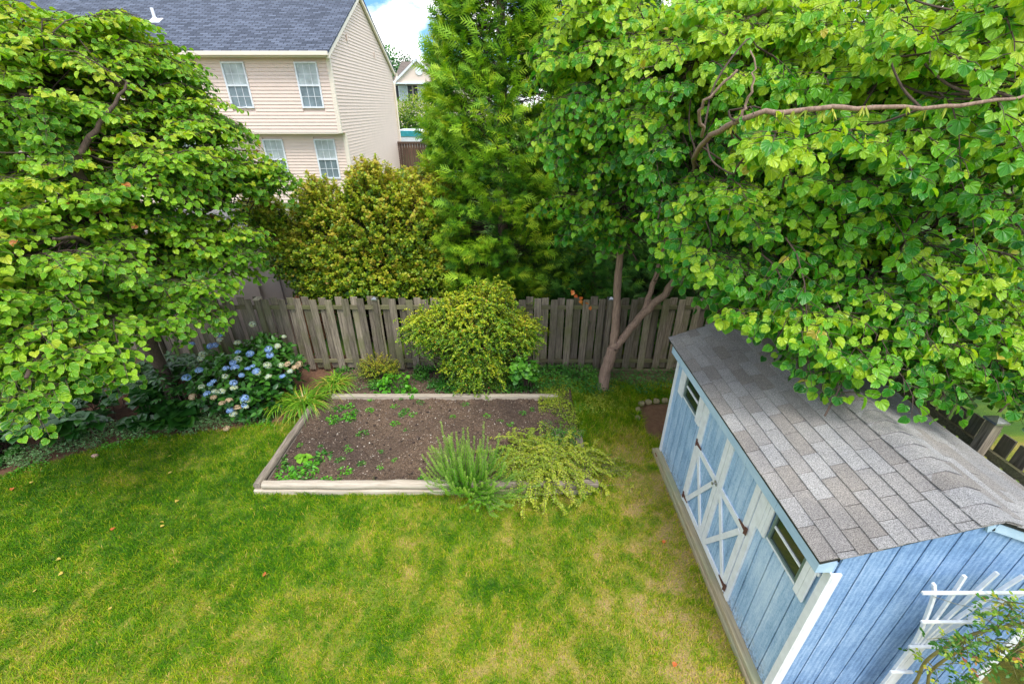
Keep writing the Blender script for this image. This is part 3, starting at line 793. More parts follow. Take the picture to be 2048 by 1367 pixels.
# near gable wall
def roof_under(x): return EZ + (RZ - EZ) * (1 - abs(x - RX) / (RX - EX0)) - .055
for nm, yA, yB, yC in (('gable_wall', WY0, WY0 + .018, WY0 + .05), ('rear_gable_wall', WY1, WY1 - .018, WY1 - .05)):
    mb = MB(); x = WX0 + .022
    while x < WX1 - .01:
        x1 = min(x + .2, WX1)
        xs_ = [x + .007, x1 - .007]
        if xs_[0] < RX < xs_[1]: poly = [(xs_[0], WB), (xs_[1], WB), (xs_[1], roof_under(xs_[1])), (RX, roof_under(RX)), (xs_[0], roof_under(xs_[0]))]
        else: poly = [(xs_[0], WB), (xs_[1], WB), (xs_[1], roof_under(xs_[1])), (xs_[0], roof_under(xs_[0]))]
        mb.prism(poly, 1, yA, yB); x += .2
    mb.build(nm, M['blue_gable'], shed)
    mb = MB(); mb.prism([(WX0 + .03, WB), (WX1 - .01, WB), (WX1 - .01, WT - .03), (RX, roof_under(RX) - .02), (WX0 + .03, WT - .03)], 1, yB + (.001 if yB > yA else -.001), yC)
    mb.build('groove_shade_backing', M['dark'], shed)  # same near-black stand-in for groove shade, behind the gable boards
mb = MB(); mb.box(WX1 - .03, WX1, WY0 + .052, WY1 - .052, WB, WT - .02); mb.build('back_wall', M['blue_gable'], shed)
mb = MB(); mb.box(WX0 + .1, WX1 - .1, WY0 + .1, WY1 - .1, WB - .03, WB + .02); mb.build('shed_floor', M['dark'], shed)
# skids
for (x0, x1) in ((2.485, 2.60), (3.52, 3.66), (4.45, 4.58)):
    mb = MB(); mb.box(x0, x1, WY0 - .06, WY1 + .12, .0, .085); mb.box(x0 + .02, x1 + .01, WY0 - .03, WY1 + .05, .087, .158); mb.build('skid_timber', M['skid'], shed, bevel=.012)
# corner trims
for (yy0, yy1) in ((WY0 - .022, WY0 + .05), ):
    mb = MB(); mb.box(WX0 - .022, WX0 - .002, yy0, yy1, WB - .02, 2.09); mb.box(WX0 - .001, WX0 + .07, WY0 - .022, WY0 - .002, WB - .02, 2.09); mb.build('corner_trim', M['white'], shed, bevel=.003)
mb = MB(); mb.box(WX0 - .022, WX0 - .002, WY1 - .05, WY1 + .022, WB - .02, 2.09); mb.build('corner_trim', M['white'], shed, bevel=.003)
mb = MB(); mb.box(WX1 - .07, WX1 + .02, WY0 - .022, WY0 - .002, WB, 2.05); mb.build('corner_trim', M['white'], shed)
# eave boxes (fascia) with joints
for s_ in (0, 1):
    mb = MB(); y = WY0 - .0
    xa = EX0 + .03 if s_ == 0 else WX1 + .002
    xb = WX0 - .002 if s_ == 0 else EX1 - .03
    for a_, b_ in ((WY0 - .02, WY0 + .62), (WY0 + .624, WY0 + 1.2), (WY0 + 1.204, WY0 + 1.8), (WY0 + 1.804, WY0 + 2.35), (WY0 + 2.354, WY0 + 2.9), (WY0 + 2.904, WY1 + .02)):
        mb.box(xa, xb, max(a_, WY0 + .002), b_, 2.085, 2.215)
    mb.build('eave_fascia', M['blue_trim'], shed, bevel=.003)
# rake trim below the roof edge at the gable peak
for yy in (WY0 - .024, WY1 + .004):
    mb = MB()
    for sg in (-1, 1):
        p = (RX, yy + .01, RZ - .085); q = (RX + sg * (1.14 if sg > 0 else .05), yy + .01, RZ - .085 - math.tan(math.atan2(RZ - EZ, RX - EX0)) * (1.14 if sg > 0 else .05))
        mb.beam(p, q, .018, .075, (0, 0, 1))
    mb.build('rake_trim', M['blue_trim'], shed)
# roof deck and shingles
deck = MB()
for sg in (-1, 1):
    xe = EX0 if sg < 0 else EX1
    deck.prism([(RX, RZ - .035), (xe, EZ - .035), (xe, EZ - .012), (RX, RZ - .012)], 1, WY0 - .03, WY1 + .12)
deck.build('roof_deck', M['dark'], shed)
SL = math.hypot(RX - EX0, RZ - EZ); ang = math.atan2(RZ - EZ, RX - EX0)
RY0, RY1 = WY0 - .045, WY1 + .14
for sg in (-1, 1):
    mb = MB(); rws = 9; ex = SL / rws
    for r in range(rws):
        y = RY0 - (.155 if r % 2 else 0) + random.uniform(-.01, .01)
        off = random.choice((0, .1, .05))
        y -= off
        while y < RY1:
            y1 = y + .305
            a0, a1 = max(y + .0035, RY0 - random.uniform(0, .006)), min(y1 - .0035, RY1)
            if a1 - a0 > .01:
                s0 = r * ex - .012 + random.uniform(-.002, .002); s1 = (r + 1) * ex + .02
                if r == rws - 1: s1 = SL - .002
                def P3(s, h): return (RX + sg * ((RX - EX0) - s * math.cos(ang) + h * math.sin(ang)), EZ + s * math.sin(ang) + h * math.cos(ang))
                t0, t1 = .019, .005
                q = [P3(s0, t0 - .011), P3(s0, t0), P3(s1, t1), P3(s1, t1 - .006)]
                # gentle sag / unevenness of old tabs
                dz = random.uniform(-.0015, .0015)
                V = [(px, yy, pz + dz + (.003 if (yy == a1 and random.random() < .3) else 0)) for yy in (a0, a1) for px, pz in q]
                mb.add(V, [(0, 1, 2, 3), (7, 6, 5, 4), (0, 4, 5, 1), (1, 5, 6, 2), (2, 6, 7, 3), (3, 7, 4, 0)])
            y = y1
    mb.build('shingle_slope', M['shingle'], shed)
mb = MB(); y = RY0 - .004; k = 0
while y < RY1 - .02:
    y1 = min(y + .17, RY1 + .004)
    hw = .155
    pts = []
    nseg = 8
    for layer in (0, 1):
        for e, yy in enumerate((y, y1)):
            lift = .026 if e == 0 else .012
            for j in range(nseg + 1):
                u = -1 + 2 * j / nseg
                xx = RX + u * hw
                zz = RZ - math.tan(ang) * math.sqrt((u * hw) ** 2 + .03 ** 2) + .0 + lift - (.007 if layer else 0) + .006
                pts.append((xx, yy, zz))
    F = []; c = nseg + 1
    for j in range(nseg):
        F.append((j, j + 1, c + j + 1, c + j)); F.append((2 * c + j, 3 * c + j, 3 * c + j + 1, 2 * c + j + 1)); F.append((j + 1, j, 2 * c + j, 2 * c + j + 1))
    F.append((0, c, 3 * c, 2 * c)); F.append((nseg, 2 * c + nseg, 3 * c + nseg, c + nseg))
    mb.add(pts, F); y = y1 - .004
mb.build('ridge_cap', M['shingle'], shed)

# doors
def board_x(mb, y0, y1, z0, z1, x0, x1): mb.box(x0, x1, min(y0, y1), max(y0, y1), z0, z1)
XF = WX0
def door(ya, yb, nm, hingeside):
    """ya<yb along y; z .24..2.08; hinge at ya or yb"""
    z0, z1 = .24, 2.07
    mb = MB(); n_ = 4
    for i in range(n_):
        a_ = ya + (yb - ya) * i / n_; b_ = ya + (yb - ya) * (i + 1) / n_
        mb.box(XF - .022, XF - .003, a_ + .003, b_ - .003, z0, z1)
    d = mb.build(nm, M['blue_front'], shed)
    d['label'] = 'near door leaf' if ya < 3.5 else 'far door leaf'
    mb = MB(); T0, T1 = XF - .042, XF - .0225
    wd = .085
    mb.box(T0, T1, ya, ya + wd, z0, z1); mb.box(T0, T1, yb - wd, yb, z0, z1)
    mb.box(T0, T1, ya + wd + .001, yb - wd - .001, z0, z0 + wd); mb.box(T0, T1, ya + wd + .001, yb - wd - .001, z1 - wd, z1)
    zm = 1.27
    mb.box(T0, T1, ya + wd + .001, yb - wd - .001, zm - .04, zm + .045)
    mb.build('door_frame', M['white'], d, bevel=.003)
    mb = MB()
    lo, hi = z0 + wd, zm - .04
    mb.beam((T0 + .009, ya + wd, lo + .01), (T0 + .009, yb - wd, hi - .01), .066, .018, (1, 0, 0))
    mb.beam((T0 + .004, yb - wd, lo + .01), (T0 + .004, ya + wd, hi - .01), .066, .018, (1, 0, 0))
    mb.build('door_brace', M['white'], d, bevel=.002)
    for zh in (.34, 1.34):
        mb = MB()
        hy = ya if hingeside == 0 else yb; sg = 1 if hingeside == 0 else -1
        mb.box(XF - .052, XF - .0425, hy - .03 * sg if sg > 0 else hy, hy if sg > 0 else hy + .03, zh - .05, zh + .05)
        mb.prism([(hy, zh - .03), (hy + .15 * sg, zh - .008), (hy + .15 * sg, zh + .008), (hy, zh + .03)], 0, XF - .051, XF - .0428)
        mb.tube([(XF - .055, hy, zh - .05), (XF - .055, hy, zh + .05)], .008, 8)
        mb.build('hinge', M['rust'], d)
    return d
d1 = door(3.215, 3.915, 'door', 0)
d2 = door(3.925, 4.625, 'door', 1)
mb = MB(); mb.tube([(XF - .042, 3.955, 1.27), (XF - .075, 3.955, 1.27), (XF - .095, 3.955, 1.27)], [.01, .012, .022], 10)
mb.box(XF - .05, XF - .0425, 3.93, 3.985, 1.24, 1.30); mb.build('door_knob', M['steel'], d2, smooth=False)
# door casing
mb = MB()
mb.box(XF - .03, XF - .003, 3.12, 3.205, .2, 2.083)
mb.build('door_casing', M['white'], shed, bevel=.003)
mb = MB(); mb.box(XF - .03, XF - .003, 4.635, 4.70, .2, 2.083); mb.build('door_casing', M['white'], shed, bevel=.003)
# windows and shutters
def window(y0, y1, z0, z1):
    mb = MB(); f = .028
    mb.box(XF - .03, XF - .003, y0, y0 + f, z0, z1); mb.box(XF - .03, XF - .003, y1 - f, y1, z0, z1)
    mb.box(XF - .03, XF - .003, y0 + f + .001, y1 - f - .001, z0, z0 + f); mb.box(XF - .03, XF - .003, y0 + f + .001, y1 - f - .001, z1 - f, z1)
    fr = mb.build('window', M['alu'], shed, bevel=.002)
    mb = MB(); zm = z0 + (z1 - z0) * .42
    mb.box(XF - .024, XF - .006, y0 + f + .001, y1 - f - .001, zm - .012, zm + .012)
    mb.box(XF - .036, XF - .0305, y0, y1, z0 - .012, z0 + .008)
    mb.build('sash_bar', M['white'], fr)
    mb = MB(); mb.box(XF - .012, XF - .005, y0 + f + .002, y1 - f - .002, z0 + f + .002, z1 - f - .002); mb.build('pane', M['glass'], fr)
window(2.44, 2.925, 1.60, 2.06)
window(4.86, 5.36, 1.60, 2.06)
def shutter(y0, y1):
    mb = MB(); z0, z1 = 1.55, 2.08; n_ = 3
    if y1 - y0 < .16: n_ = 2
    for i in range(n_):
        mb.box(XF - .044, XF - .024, y0 + (y1 - y0) * i / n_ + .002, y0 + (y1 - y0) * (i + 1) / n_ - .002, z0, z1)
    s = mb.build('shutter', M['white'], shed, bevel=.003)
    mb = MB(); mb.box(XF - .023, XF - .004, y0 + .02, y1 - .02, 1.63, 1.67); mb.box(XF - .023, XF - .004, y0 - .012, y1 + .01, 1.93, 1.97); mb.build('batten', M['white'], s)
shutter(2.93 + .02, 3.112); shutter(2.30, 2.43); shutter(4.705, 4.85); shutter(5.375, 5.55)

# ================================================================== FAN TRELLIS AND ROSE
tr = empty('fan_trellis', (3.5, 2.06, 0), 'white fan shaped trellis leaning on the blue gable wall of the shed', 'trellis')
TY = 2.10
for pts in ([(3.26, 2.24), (3.33, 2.02), (3.405, 1.70), (3.455, 1.45), (3.475, 1.2), (3.48, .7), (3.48, .02)],
            [(3.45, 2.34), (3.47, 2.05), (3.485, 1.7), (3.492, 1.4), (3.497, 1.1), (3.50, .02)],
            [(3.68, 2.38), (3.64, 2.1), (3.575, 1.7), (3.535, 1.4), (3.525, 1.1), (3.52, .02)],
            [(3.90, 2.34), (3.80, 2.05), (3.66, 1.7), (3.575, 1.4), (3.548, 1.1), (3.54, .02)],
            [(4.10, 2.2), (3.95, 1.98), (3.74, 1.65), (3.61, 1.4), (3.57, 1.1), (3.56, .02)]):
    mb = MB(); c = curve([(p[0] + .03, TY, p[1] - .05 * min(1, p[1] / 2) - (.06 if p[1] > 2.15 else 0)) for p in pts], 4)
    for i in range(len(c) - 1):
        mb.beam(c[i], c[i + 1] + (c[i + 1] - c[i]) * .03, .022, .024, (0, 1, 0), a=.5)
    mb.build('slat', M['white'], tr)
for z, x0, x1 in ((2.055, 3.18, 4.2), (1.66, 3.35, 3.86), (1.29, 3.41, 3.66), (.87, 3.42, 3.62)):
    mb = MB(); mb.box(x0 + .03, x1 + .03, TY - .036, TY - .0135, z - .011, z + .011); mb.build('crossbar', M['white'], tr, bevel=.002)
mb = MB(); mb.tube(curve([(3.33, TY - .02, 2.0), (3.6, TY - .03, 1.9), (3.95, TY - .02, 1.83)], 4), .003, 5); mb.build('tie_wire', M['steel'], tr)

rose = empty('climbing_rose', (3.62, 1.96, 0), 'climbing rose with yellowing leaves growing over the white trellis', 'rose')
rs = np.random.RandomState(31)
stems = []; P = []; T = []; N = []; S = []; LV = []
mains = [[(3.62, 1.97, 0), (3.63, 2.0, .8), (3.56, 2.0, 1.23), (3.70, 2.0, 1.56), (3.85, 1.98, 1.74), (4.1, 1.95, 1.9), (4.5, 1.9, 2.0)],
         [(3.66, 1.94, 0), (3.68, 1.95, .8), (3.62, 1.97, 1.12), (3.72, 1.97, 1.45), (3.86, 1.95, 1.62)],
         [(3.7, 1.95, 0), (3.80, 1.92, .9), (3.92, 1.88, 1.3), (3.95, 1.85, 1.75), (3.88, 1.8, 2.1)],
         [(3.85, 1.97, 1.72), (3.80, 1.95, 2.0), (3.70, 1.93, 2.15), (3.55, 1.92, 2.25)],
         [(4.1, 1.95, 1.9), (4.02, 1.92, 2.15), (3.9, 1.9, 2.45), (3.86, 1.88, 2.6)],
         [(3.8, 1.9, .9), (3.95, 1.8, 1.15), (4.1, 1.75, 1.35)], [(3.78, 1.9, .5), (3.9, 1.8, .95), (4.2, 1.75, 1.2), (4.5, 1.7, 1.3)],
         [(3.70, 1.97, 1.56), (3.60, 1.93, 1.66), (3.52, 1.9, 1.75)], [(3.86, 1.95, 1.62), (4.0, 1.88, 1.5), (4.15, 1.85, 1.4)]]
for i, mpts in enumerate(mains):
    c = curve(mpts, 8); r0 = .016 if i < 2 else .006
    stems.append((c, r0, r0 * .45))
    for _ in range(int(12 + 6 * (i > 1))):
        t = rs.randint(int(len(c) * (.45 if i < 3 else .05)), len(c) - 1); b0 = c[t]
        d = unit(rs.normal(size=3) * (1, .5, .8) + (0, -.15, .25)); Ls = rs.uniform(.1, .26)
        s_ = [b0, b0 + d * Ls * .5 + (0, 0, .02), b0 + d * Ls]
        stems.append((s_, .004, .0015))
        for q in range(3):
            bb = s_[0] + (s_[2] - s_[0]) * (.45 + .28 * q); sd = unit(rs.normal(size=3)); tone = rs.rand()
            for u in range(5):     # compound leaf
                e = unit(sd + d * .5); w_ = unit(np.cross(e, (0, .3, 1)))
                pos = bb + e * (.012 + .016 * (u // 2 + 1) * (u < 4) + .05 * (u == 4)); tdir = e if u == 4 else unit(e * .5 + w_ * (1 if u % 2 else -1))
                P.append(pos); T.append(tdir); N.append(unit(rs.normal(size=3) * .35 + (0, -.3, .9))); S.append(rs.uniform(.026, .042)); LV.append(np.clip(tone * .95 + rs.normal() * .08, 0, 1))
m_st = woodmat('rose_cane', (.10, .12, .02), (.26, .2, .06), None, 'z', 2, .6, .3)
stems_mesh('canes', stems, m_st, rose, 6)
leaves('foliage', OVAL, P, T, N, S, M['rose'], rose, 3, LV)

# ================================================================== NEIGHBOUR HOUSE
HX = -6.72
house = empty('neighbour_house', (-15, 23.7, 1.7), 'large cream sided house with blue grey shingle roof beyond the fence', 'house')
HY0, HY1, HXL = 19.0, 28.4, -30.0
EAVE, RIDGE, CANT = 7.10, 9.72, 4.50
RYM = 23.7
def clap_front(mb, xa, xb, y, z0, z1, cuts, ex=.118):
    n_ = int(round((z1 - z0) / ex)); e = (z1 - z0) / n_
    mb.box(xa, xb, y + .022, y + .06, z0, z1, .5)
    for i in range(n_):
        a_, b_ = z0 + i * e, z0 + (i + 1) * e
        segs = [(xa, xb)]
        for (cx0, cx1, cz0, cz1) in cuts:
            if b_ > cz0 and a_ < cz1:
                segs = [s for sg in segs for s in ((sg[0], min(sg[1], cx0)), (max(sg[0], cx1), sg[1])) if s[1] - s[0] > .01]
        for s0, s1 in segs:
            V = [(s0, y - .032, a_), (s1, y - .032, a_), (s1, y - .006, b_), (s0, y - .006, b_), (s0, y + .02, a_), (s1, y + .02, a_), (s1, y + .02, b_), (s0, y + .02, b_)]
            mb.add(V, [(0, 1, 2, 3), (5, 4, 7, 6), (0, 4, 5, 1), (3, 2, 6, 7), (1, 5, 6, 2), (0, 3, 7, 4)], .5)
UW = [(-8.02, -7.18, 5.36, 6.86), (-10.72, -9.86, 5.36, 6.86), (-13.4, -12.55, 5.36, 6.86), (-16.1, -15.3, 5.36, 6.86)]
LW = [(-8.02, -7.18, 2.75, 4.26), (-10.1, -9.28, 2.75, 4.26), (-13.4, -12.5, 2.75, 4.26)]
mb = MB(); clap_front(mb, HXL, HX - .1, HY0, CANT + .03, EAVE - .06, UW); mb.build('upper_wall', M['siding'], house)
mb = MB(); clap_front(mb, HXL, HX - .1, HY0 + .42, 1.2, CANT - .03, LW); mb.build('lower_wall', M['siding'], house)
mb = MB(); mb.box(HXL, HX - .02, HY0 - .02, HY0 + .60, CANT - .03, CANT + .025); mb.build('overhang_soffit', M['cream_trim'], house)
# gable side
mb = MB(); z = 1.2; e = .118
while z < RIDGE - .12:
    z1 = z + e
    ya, yb = (HY0 + .42 if z < CANT - .05 else HY0 + .0), HY1
    if z > EAVE - .25:
        ya = max(HY0, HY0 - .3 + (z - EAVE + .12) / (RIDGE - EAVE) * (RYM - HY0 + .3)); yb = RYM + (RYM - ya)
    V = [(HX + .03, ya, z), (HX + .03, yb, z), (HX + .005, yb, z1), (HX + .005, ya, z1), (HX - .02, ya, z), (HX - .02, yb, z), (HX - .02, yb, z1), (HX - .02, ya, z1)]
    mb.add(V, [(0, 1, 2, 3), (5, 4, 7, 6), (0, 4, 5, 1), (3, 2, 6, 7), (1, 5, 6, 2), (0, 3, 7, 4)], .5); z = z1
mb.build('gable_wall', M['siding_gable'], house)
# corner boards
mb = MB(); mb.box(HX - .1, HX - .022, HY0 - .045, HY0 + .03, CANT, EAVE); mb.box(HX - .02, HX + .045, HY0 - .045, HY0 + .06, CANT, EAVE)
mb.box(HX - .1, HX - .022, HY0 + .375, HY0 + .41, 1.2, CANT - .032); mb.box(HX - .02, HX + .045, HY0 + .375, HY0 + .48, 1.2, CANT - .032); mb.build('corner_trim', M['cream_trim'], house)
mb = MB(); mb.box(HX - .1, HX + .045, HY1, HY1 + .05, 1.2, EAVE); mb.build('corner_trim', M['cream_trim'], house)
# roof
sr = (RIDGE - EAVE) / (RYM - (HY0 - .35))
mb = MB()
mb.prism([(HY0 - .38, EAVE - .0), (RYM, RIDGE), (RYM, RIDGE + .07), (HY0 - .38, EAVE + .07)], 0, HXL, HX + .16)
mb.prism([(RYM, RIDGE), (HY1 + .38, EAVE), (HY1 + .38, EAVE + .07), (RYM, RIDGE + .07)], 0, HXL, HX + .16)
rf = mb.build('roof', M['slate_roof'], house)
mb = MB()
mb.prism([(HY0 - .36, EAVE - .16), (RYM, RIDGE - .16), (RYM, RIDGE - .004), (HY0 - .36, EAVE - .004)], 0, HX + .05, HX + .145)
mb.prism([(RYM, RIDGE - .16), (HY1 + .36, EAVE - .16), (HY1 + .36, EAVE - .004), (RYM, RIDGE - .004)], 0, HX + .05, HX + .145)
mb.build('rake_board', M['cream_trim'], house)
mb = MB(); mb.box(HXL, HX + .14, HY0 - .5, HY0 - .385, EAVE - .08, EAVE + .05); mb.box(HXL, HX + .05, HY0 - .384, HY0 - .05, EAVE - .12, EAVE - .07)
mb.build('gutter', M['cream_trim'], house, bevel=.01)
mb = MB(); mb.box(HX - .2, HX + .14, HY1 + .385, HY1 + .5, EAVE - .08, EAVE + .05); mb.build('gutter', M['cream_trim'], house, bevel=.01)
mb = MB(); mb.tube([(HX + .2, HY1 + .44, EAVE - .04), (HX + .2, HY1 + .44, EAVE - .2), (HX + .1, HY1 + .1, EAVE - .55), (HX + .1, HY1 + .06, EAVE - .8), (HX + .1, HY1 + .06, 1.4)], .05, 8); mb.build('downspout', M['cream_trim'], house)
# roof vent pipe
vx, vy = -13.9, 20.9; vz = EAVE + (vy - HY0 + .38) * sr + .06
mb = MB(); mb.tube([(vx, vy, vz - .1), (vx, vy, vz + .42)], .055, 10); mb.build('vent_pipe', M['white'], rf)
mb = MB(); mb.box(-.22, .22, -.2, .2, 0, .02, None, Matrix.Translation((vx, vy, vz + .012)) @ Matrix.Rotation(math.atan(sr), 4, 'X')); mb.tube([(vx, vy, vz), (vx, vy, vz + .12)], [.14, .07], 10); mb.build('vent_flashing', M['white'], rf)
for (yy, zz) in ((21.3, 7.75), (25.2, 7.5)):
    mb = MB(); mb.box(HX + .034, HX + .07, yy, yy + .12, zz, zz + .22); mb.build('wall_bracket', M['siding'], house)
# windows
def hwin(x0, x1, z0, z1, y, name='window'):
    mb = MB(); f = .055
    mb.box(x0, x0 + f, y - .07, y + .02, z0, z1); mb.box(x1 - f, x1, y - .07, y + .02, z0, z1); mb.box(x0 + f, x1 - f, y - .07, y + .02, z0, z0 + f); mb.box(x0 + f, x1 - f, y - .07, y + .02, z1 - f, z1)
    wn = mb.build(name, M['white'], house)
    zm = (z0 + z1) / 2
    mb = MB(); mb.box(x0 + f, x1 - f, y - .06, y - .01, zm - .03, zm + .03); mb.build('sash_rail', M['white'], wn)
    mb = MB()
    for (a_, b_, yo) in ((z0 + f, zm - .03, -.024), (zm + .03, z1 - f, -.024)):
        for i in (1, 2): xx = x0 + f + (x1 - x0 - 2 * f) * i / 3; mb.box(xx - .008, xx + .008, y + yo - .006, y + yo, a_, b_)
        h_ = (a_ + b_) / 2; mb.box(x0 + f, x1 - f, y + yo - .0062, y + yo - .0002, h_ - .008, h_ + .008)
    mb.build('muntin', M['white'], wn)
    mb = MB(); mb.box(x0 + f, x1 - f, y - .0225, y - .018, zm + .03, z1 - f); mb.build('pane', M['pane_curtain'], wn)
    mb = MB(); mb.box(x0 + f, x1 - f, y - .0225, y - .018, z0 + f, zm - .03); mb.build('pane', M['pane_dark'], wn)
for c in UW: hwin(*c, HY0)
for c in LW: hwin(*c, HY0 + .42)

# ================================================================== FAR HOUSE
fh = empty('distant_house', (-9, 52, 4), 'small distant cream house with black shutters and a round gable vent', 'house')
mb = MB(); clap_front(mb, -16, -2, 50, 3.4, 7.35, [], .2); mb.build('wall', M['siding'], fh)
mb = MB(); mb.prism([(49.6, 7.45), (55, 9.55), (55, 9.65), (49.6, 7.55)], 0, -11.75, -1.5); mb.prism([(55, 9.55), (60.4, 7.45), (60.4, 7.55), (55, 9.65)], 0, -11.75, -1.5); mb.build('roof', M['brown_roof'], fh)
mb = MB(); mb.prism([(-11.3, 7.5), (-6.9, 7.5), (-9.1, 9.25)], 1, 49.35, 49.5); mb.build('gable', M['siding'], fh)
mb = MB()
for sg in (-1, 1): mb.beam((-9.1, 49.25, 9.38), (-9.1 + sg * 2.4, 49.25, 7.46), .3, .17, (0, 0, 1))
mb.box(-16, -2, 49.2, 49.34, 7.36, 7.5); mb.build('gable_trim', M['white'], fh)
mb = MB(); mb.tube([(-8.95, 49.33, 8.45), (-8.95, 49.27, 8.45)], .36, 16); mb.build('gable_vent', M['white'], fh)
for (x0, x1) in ((-11.25, -10.35), (-9.35, -8.45)):
    mb = MB(); mb.box(x0, x1, 49.85, 49.95, 5.95, 7.25); wn = mb.build('window', M['white'], fh)
    mb = MB(); mb.box(x0 + .08, x1 - .08, 49.82, 49.845, 6.62, 7.17); mb.box(x0 + .08, x1 - .08, 49.82, 49.845, 6.03, 6.56); mb.build('pane', M['pane_curtain'], wn)
    for s0 in (x0 - .42, x1 + .04):
        mb = MB(); mb.box(s0, s0 + .38, 49.86, 49.95, 5.95, 7.25); mb.build('shutter', M['black'], fh)

# ================================================================== THINGS BEYOND THE FENCE
st = empty('storage_shed', (-6.9, 11, 0), 'beige vinyl storage shed with pale roof just behind the board fence', 'shed')
mb = MB()
gz = .0
for i, (xa, xb, o_) in enumerate(((-8.8, -7.5, 0), (-7.49, -6.15, .0), (-6.14, -5.62, .03), (-5.61, -5.10, 0))):
    mb.box(xa, xb, 9.9 + o_, 9.96 + o_, gz, 2.5)
mb.box(-5.16, -5.10, 9.97, 12, gz, 2.5); mb.box(-8.8, -8.74, 9.97, 12, gz, 2.5)
for x in (-7.5, -6.14, -5.6): mb.box(x - .04, x + .04, 9.865, 9.895, gz, 2.5)
mb.build('wall', M['beige'], st, bevel=.006)
mb = MB(); mb.prism([(9.7, 2.5), (11, 3.15), (11, 3.2), (9.7, 2.56)], 0, -9, -4.95); mb.prism([(11, 3.15), (12.3, 2.5), (12.3, 2.56), (11, 3.2)], 0, -9, -4.95)
mb.build('roof', flat('pale_grey_roof', (.34, .31, .28), .7, .1, 4), st)

pf = empty('picket_fence', (-4.9, 10.3, 0), 'orange cedar picket fence beside the beige storage shed', 'fence')
for i in range(16):
    y = 9.1 + i * .125
    mb = MB(); top = 1.64 + float(ground_z(-4.9, y)) * .5
    mb.prism([(y - .045, .05), (y + .045, .05), (y + .045, top - .06), (y + .02, top), (y - .02, top), (y - .045, top - .06)], 0, -4.91, -4.89); mb.build('picket', M['orange_wood'], pf)
for z in (.5, 1.35):
    mb = MB(); mb.box(-4.88, -4.84, 9.0, 11.1, z - .04, z + .04); mb.build('rail', M['orange_wood'], pf)

df = empty('dark_board_fence', (-6.5, 28, 2), 'dark brown fence with a round capped post beside the large house', 'fence')
mb = MB(); mb.tube([(-7.85, 28, 1.8), (-7.85, 28, 3.72)], .07, 8); ps = mb.build('post', M['brown_wood'], df)
mb = MB(); mb.tube([(-7.85, 28, 3.70), (-7.85, 28, 3.76), (-7.85, 28, 3.84), (-7.85, 28, 3.9)], [.05, .12, .12, .03], 10); mb.build('post_cap', M['brown_wood'], ps)
for i in range(22):
    x = -7.7 + i * .155
    mb = MB(); mb.box(x, x + .14, 28.0, 28.03, 1.7, 3.56 - i * .004); mb.build('fence_board', M['brown_wood'], df)
mb = MB(); mb.box(-7.78, -4.3, 27.95, 27.995, 3.5, 3.62); mb.build('rail', M['brown_wood'], df)

# parked car, only its roof shows above the dark fence
car = empty('parked_car', (-6.6, 33, 2.9), 'white parked car showing above the dark brown fence', 'car')
gz = float(ground_z(-6.6, 33))
mb = MB()
prof = [(-2.1, .35), (2.15, .35), (2.2, .75), (1.9, .95), (1.0, 1.02), (.45, 1.45), (-1.0, 1.47), (-1.75, 1.05), (-2.15, .98)]
mb.prism([(-6.6 + a_, gz + b_) for a_, b_ in prof], 1, 32.2, 33.9); mb.build('body', M['white'], car, bevel=.08)
mb = MB(); mb.prism([(-6.6 + .93, gz + 1.05), (-6.6 + .42, gz + 1.40), (-6.6 - .95, gz + 1.42), (-6.6 - 1.6, gz + 1.07)], 1, 32.17, 32.195); mb.build('side_window', flat('teal_glass', (.06, .35, .40), .2, .2, 5), car)
for dx in (-1.3, 1.35):
    mb = MB(); mb.tube([(-6.6 + dx, 32.15, gz + .33), (-6.6 + dx, 32.38, gz + .33)], .33, 16); w_ = mb.build('wheel', M['black'], car)
    mb = MB(); mb.tube([(-6.6 + dx, 32.13, gz + .33), (-6.6 + dx, 32.149, gz + .33)], .19, 12); mb.build('rim', M['steel'], w_)

# red patio umbrella behind the left tree
um = empty('patio_umbrella', (-10.3, 13.2, .7), 'red patio umbrella half hidden behind the left tree', 'umbrella')
ux, uy, uz = -10.3, 13.2, 3.9
mb = MB(); V = [(ux, uy, uz + .55)]; k = 16
for i in range(k):
    a_ = 2 * math.pi * i / k; r_ = 1.5 if i % 2 == 0 else 1.44
    V.append((ux + r_ * math.cos(a_), uy + r_ * math.sin(a_), uz - (.0 if i % 2 == 0 else -.03)))
for i in range(k):
    a_ = 2 * math.pi * i / k; r_ = 1.5 if i % 2 == 0 else 1.44
    V.append((ux + r_ * math.cos(a_), uy + r_ * math.sin(a_), uz - .18))
mb.add(V, [(0, 1 + i, 1 + (i + 1) % k) for i in range(k)] + [(1 + i, 1 + k + i, 1 + k + (i + 1) % k, 1 + (i + 1) % k) for i in range(k)]); mb.build('canopy', M['red'], um)
mb = MB(); mb.tube([(ux, uy, .5), (ux, uy, uz + .62)], .03, 8); mb.build('pole', M['brown_wood'], um)

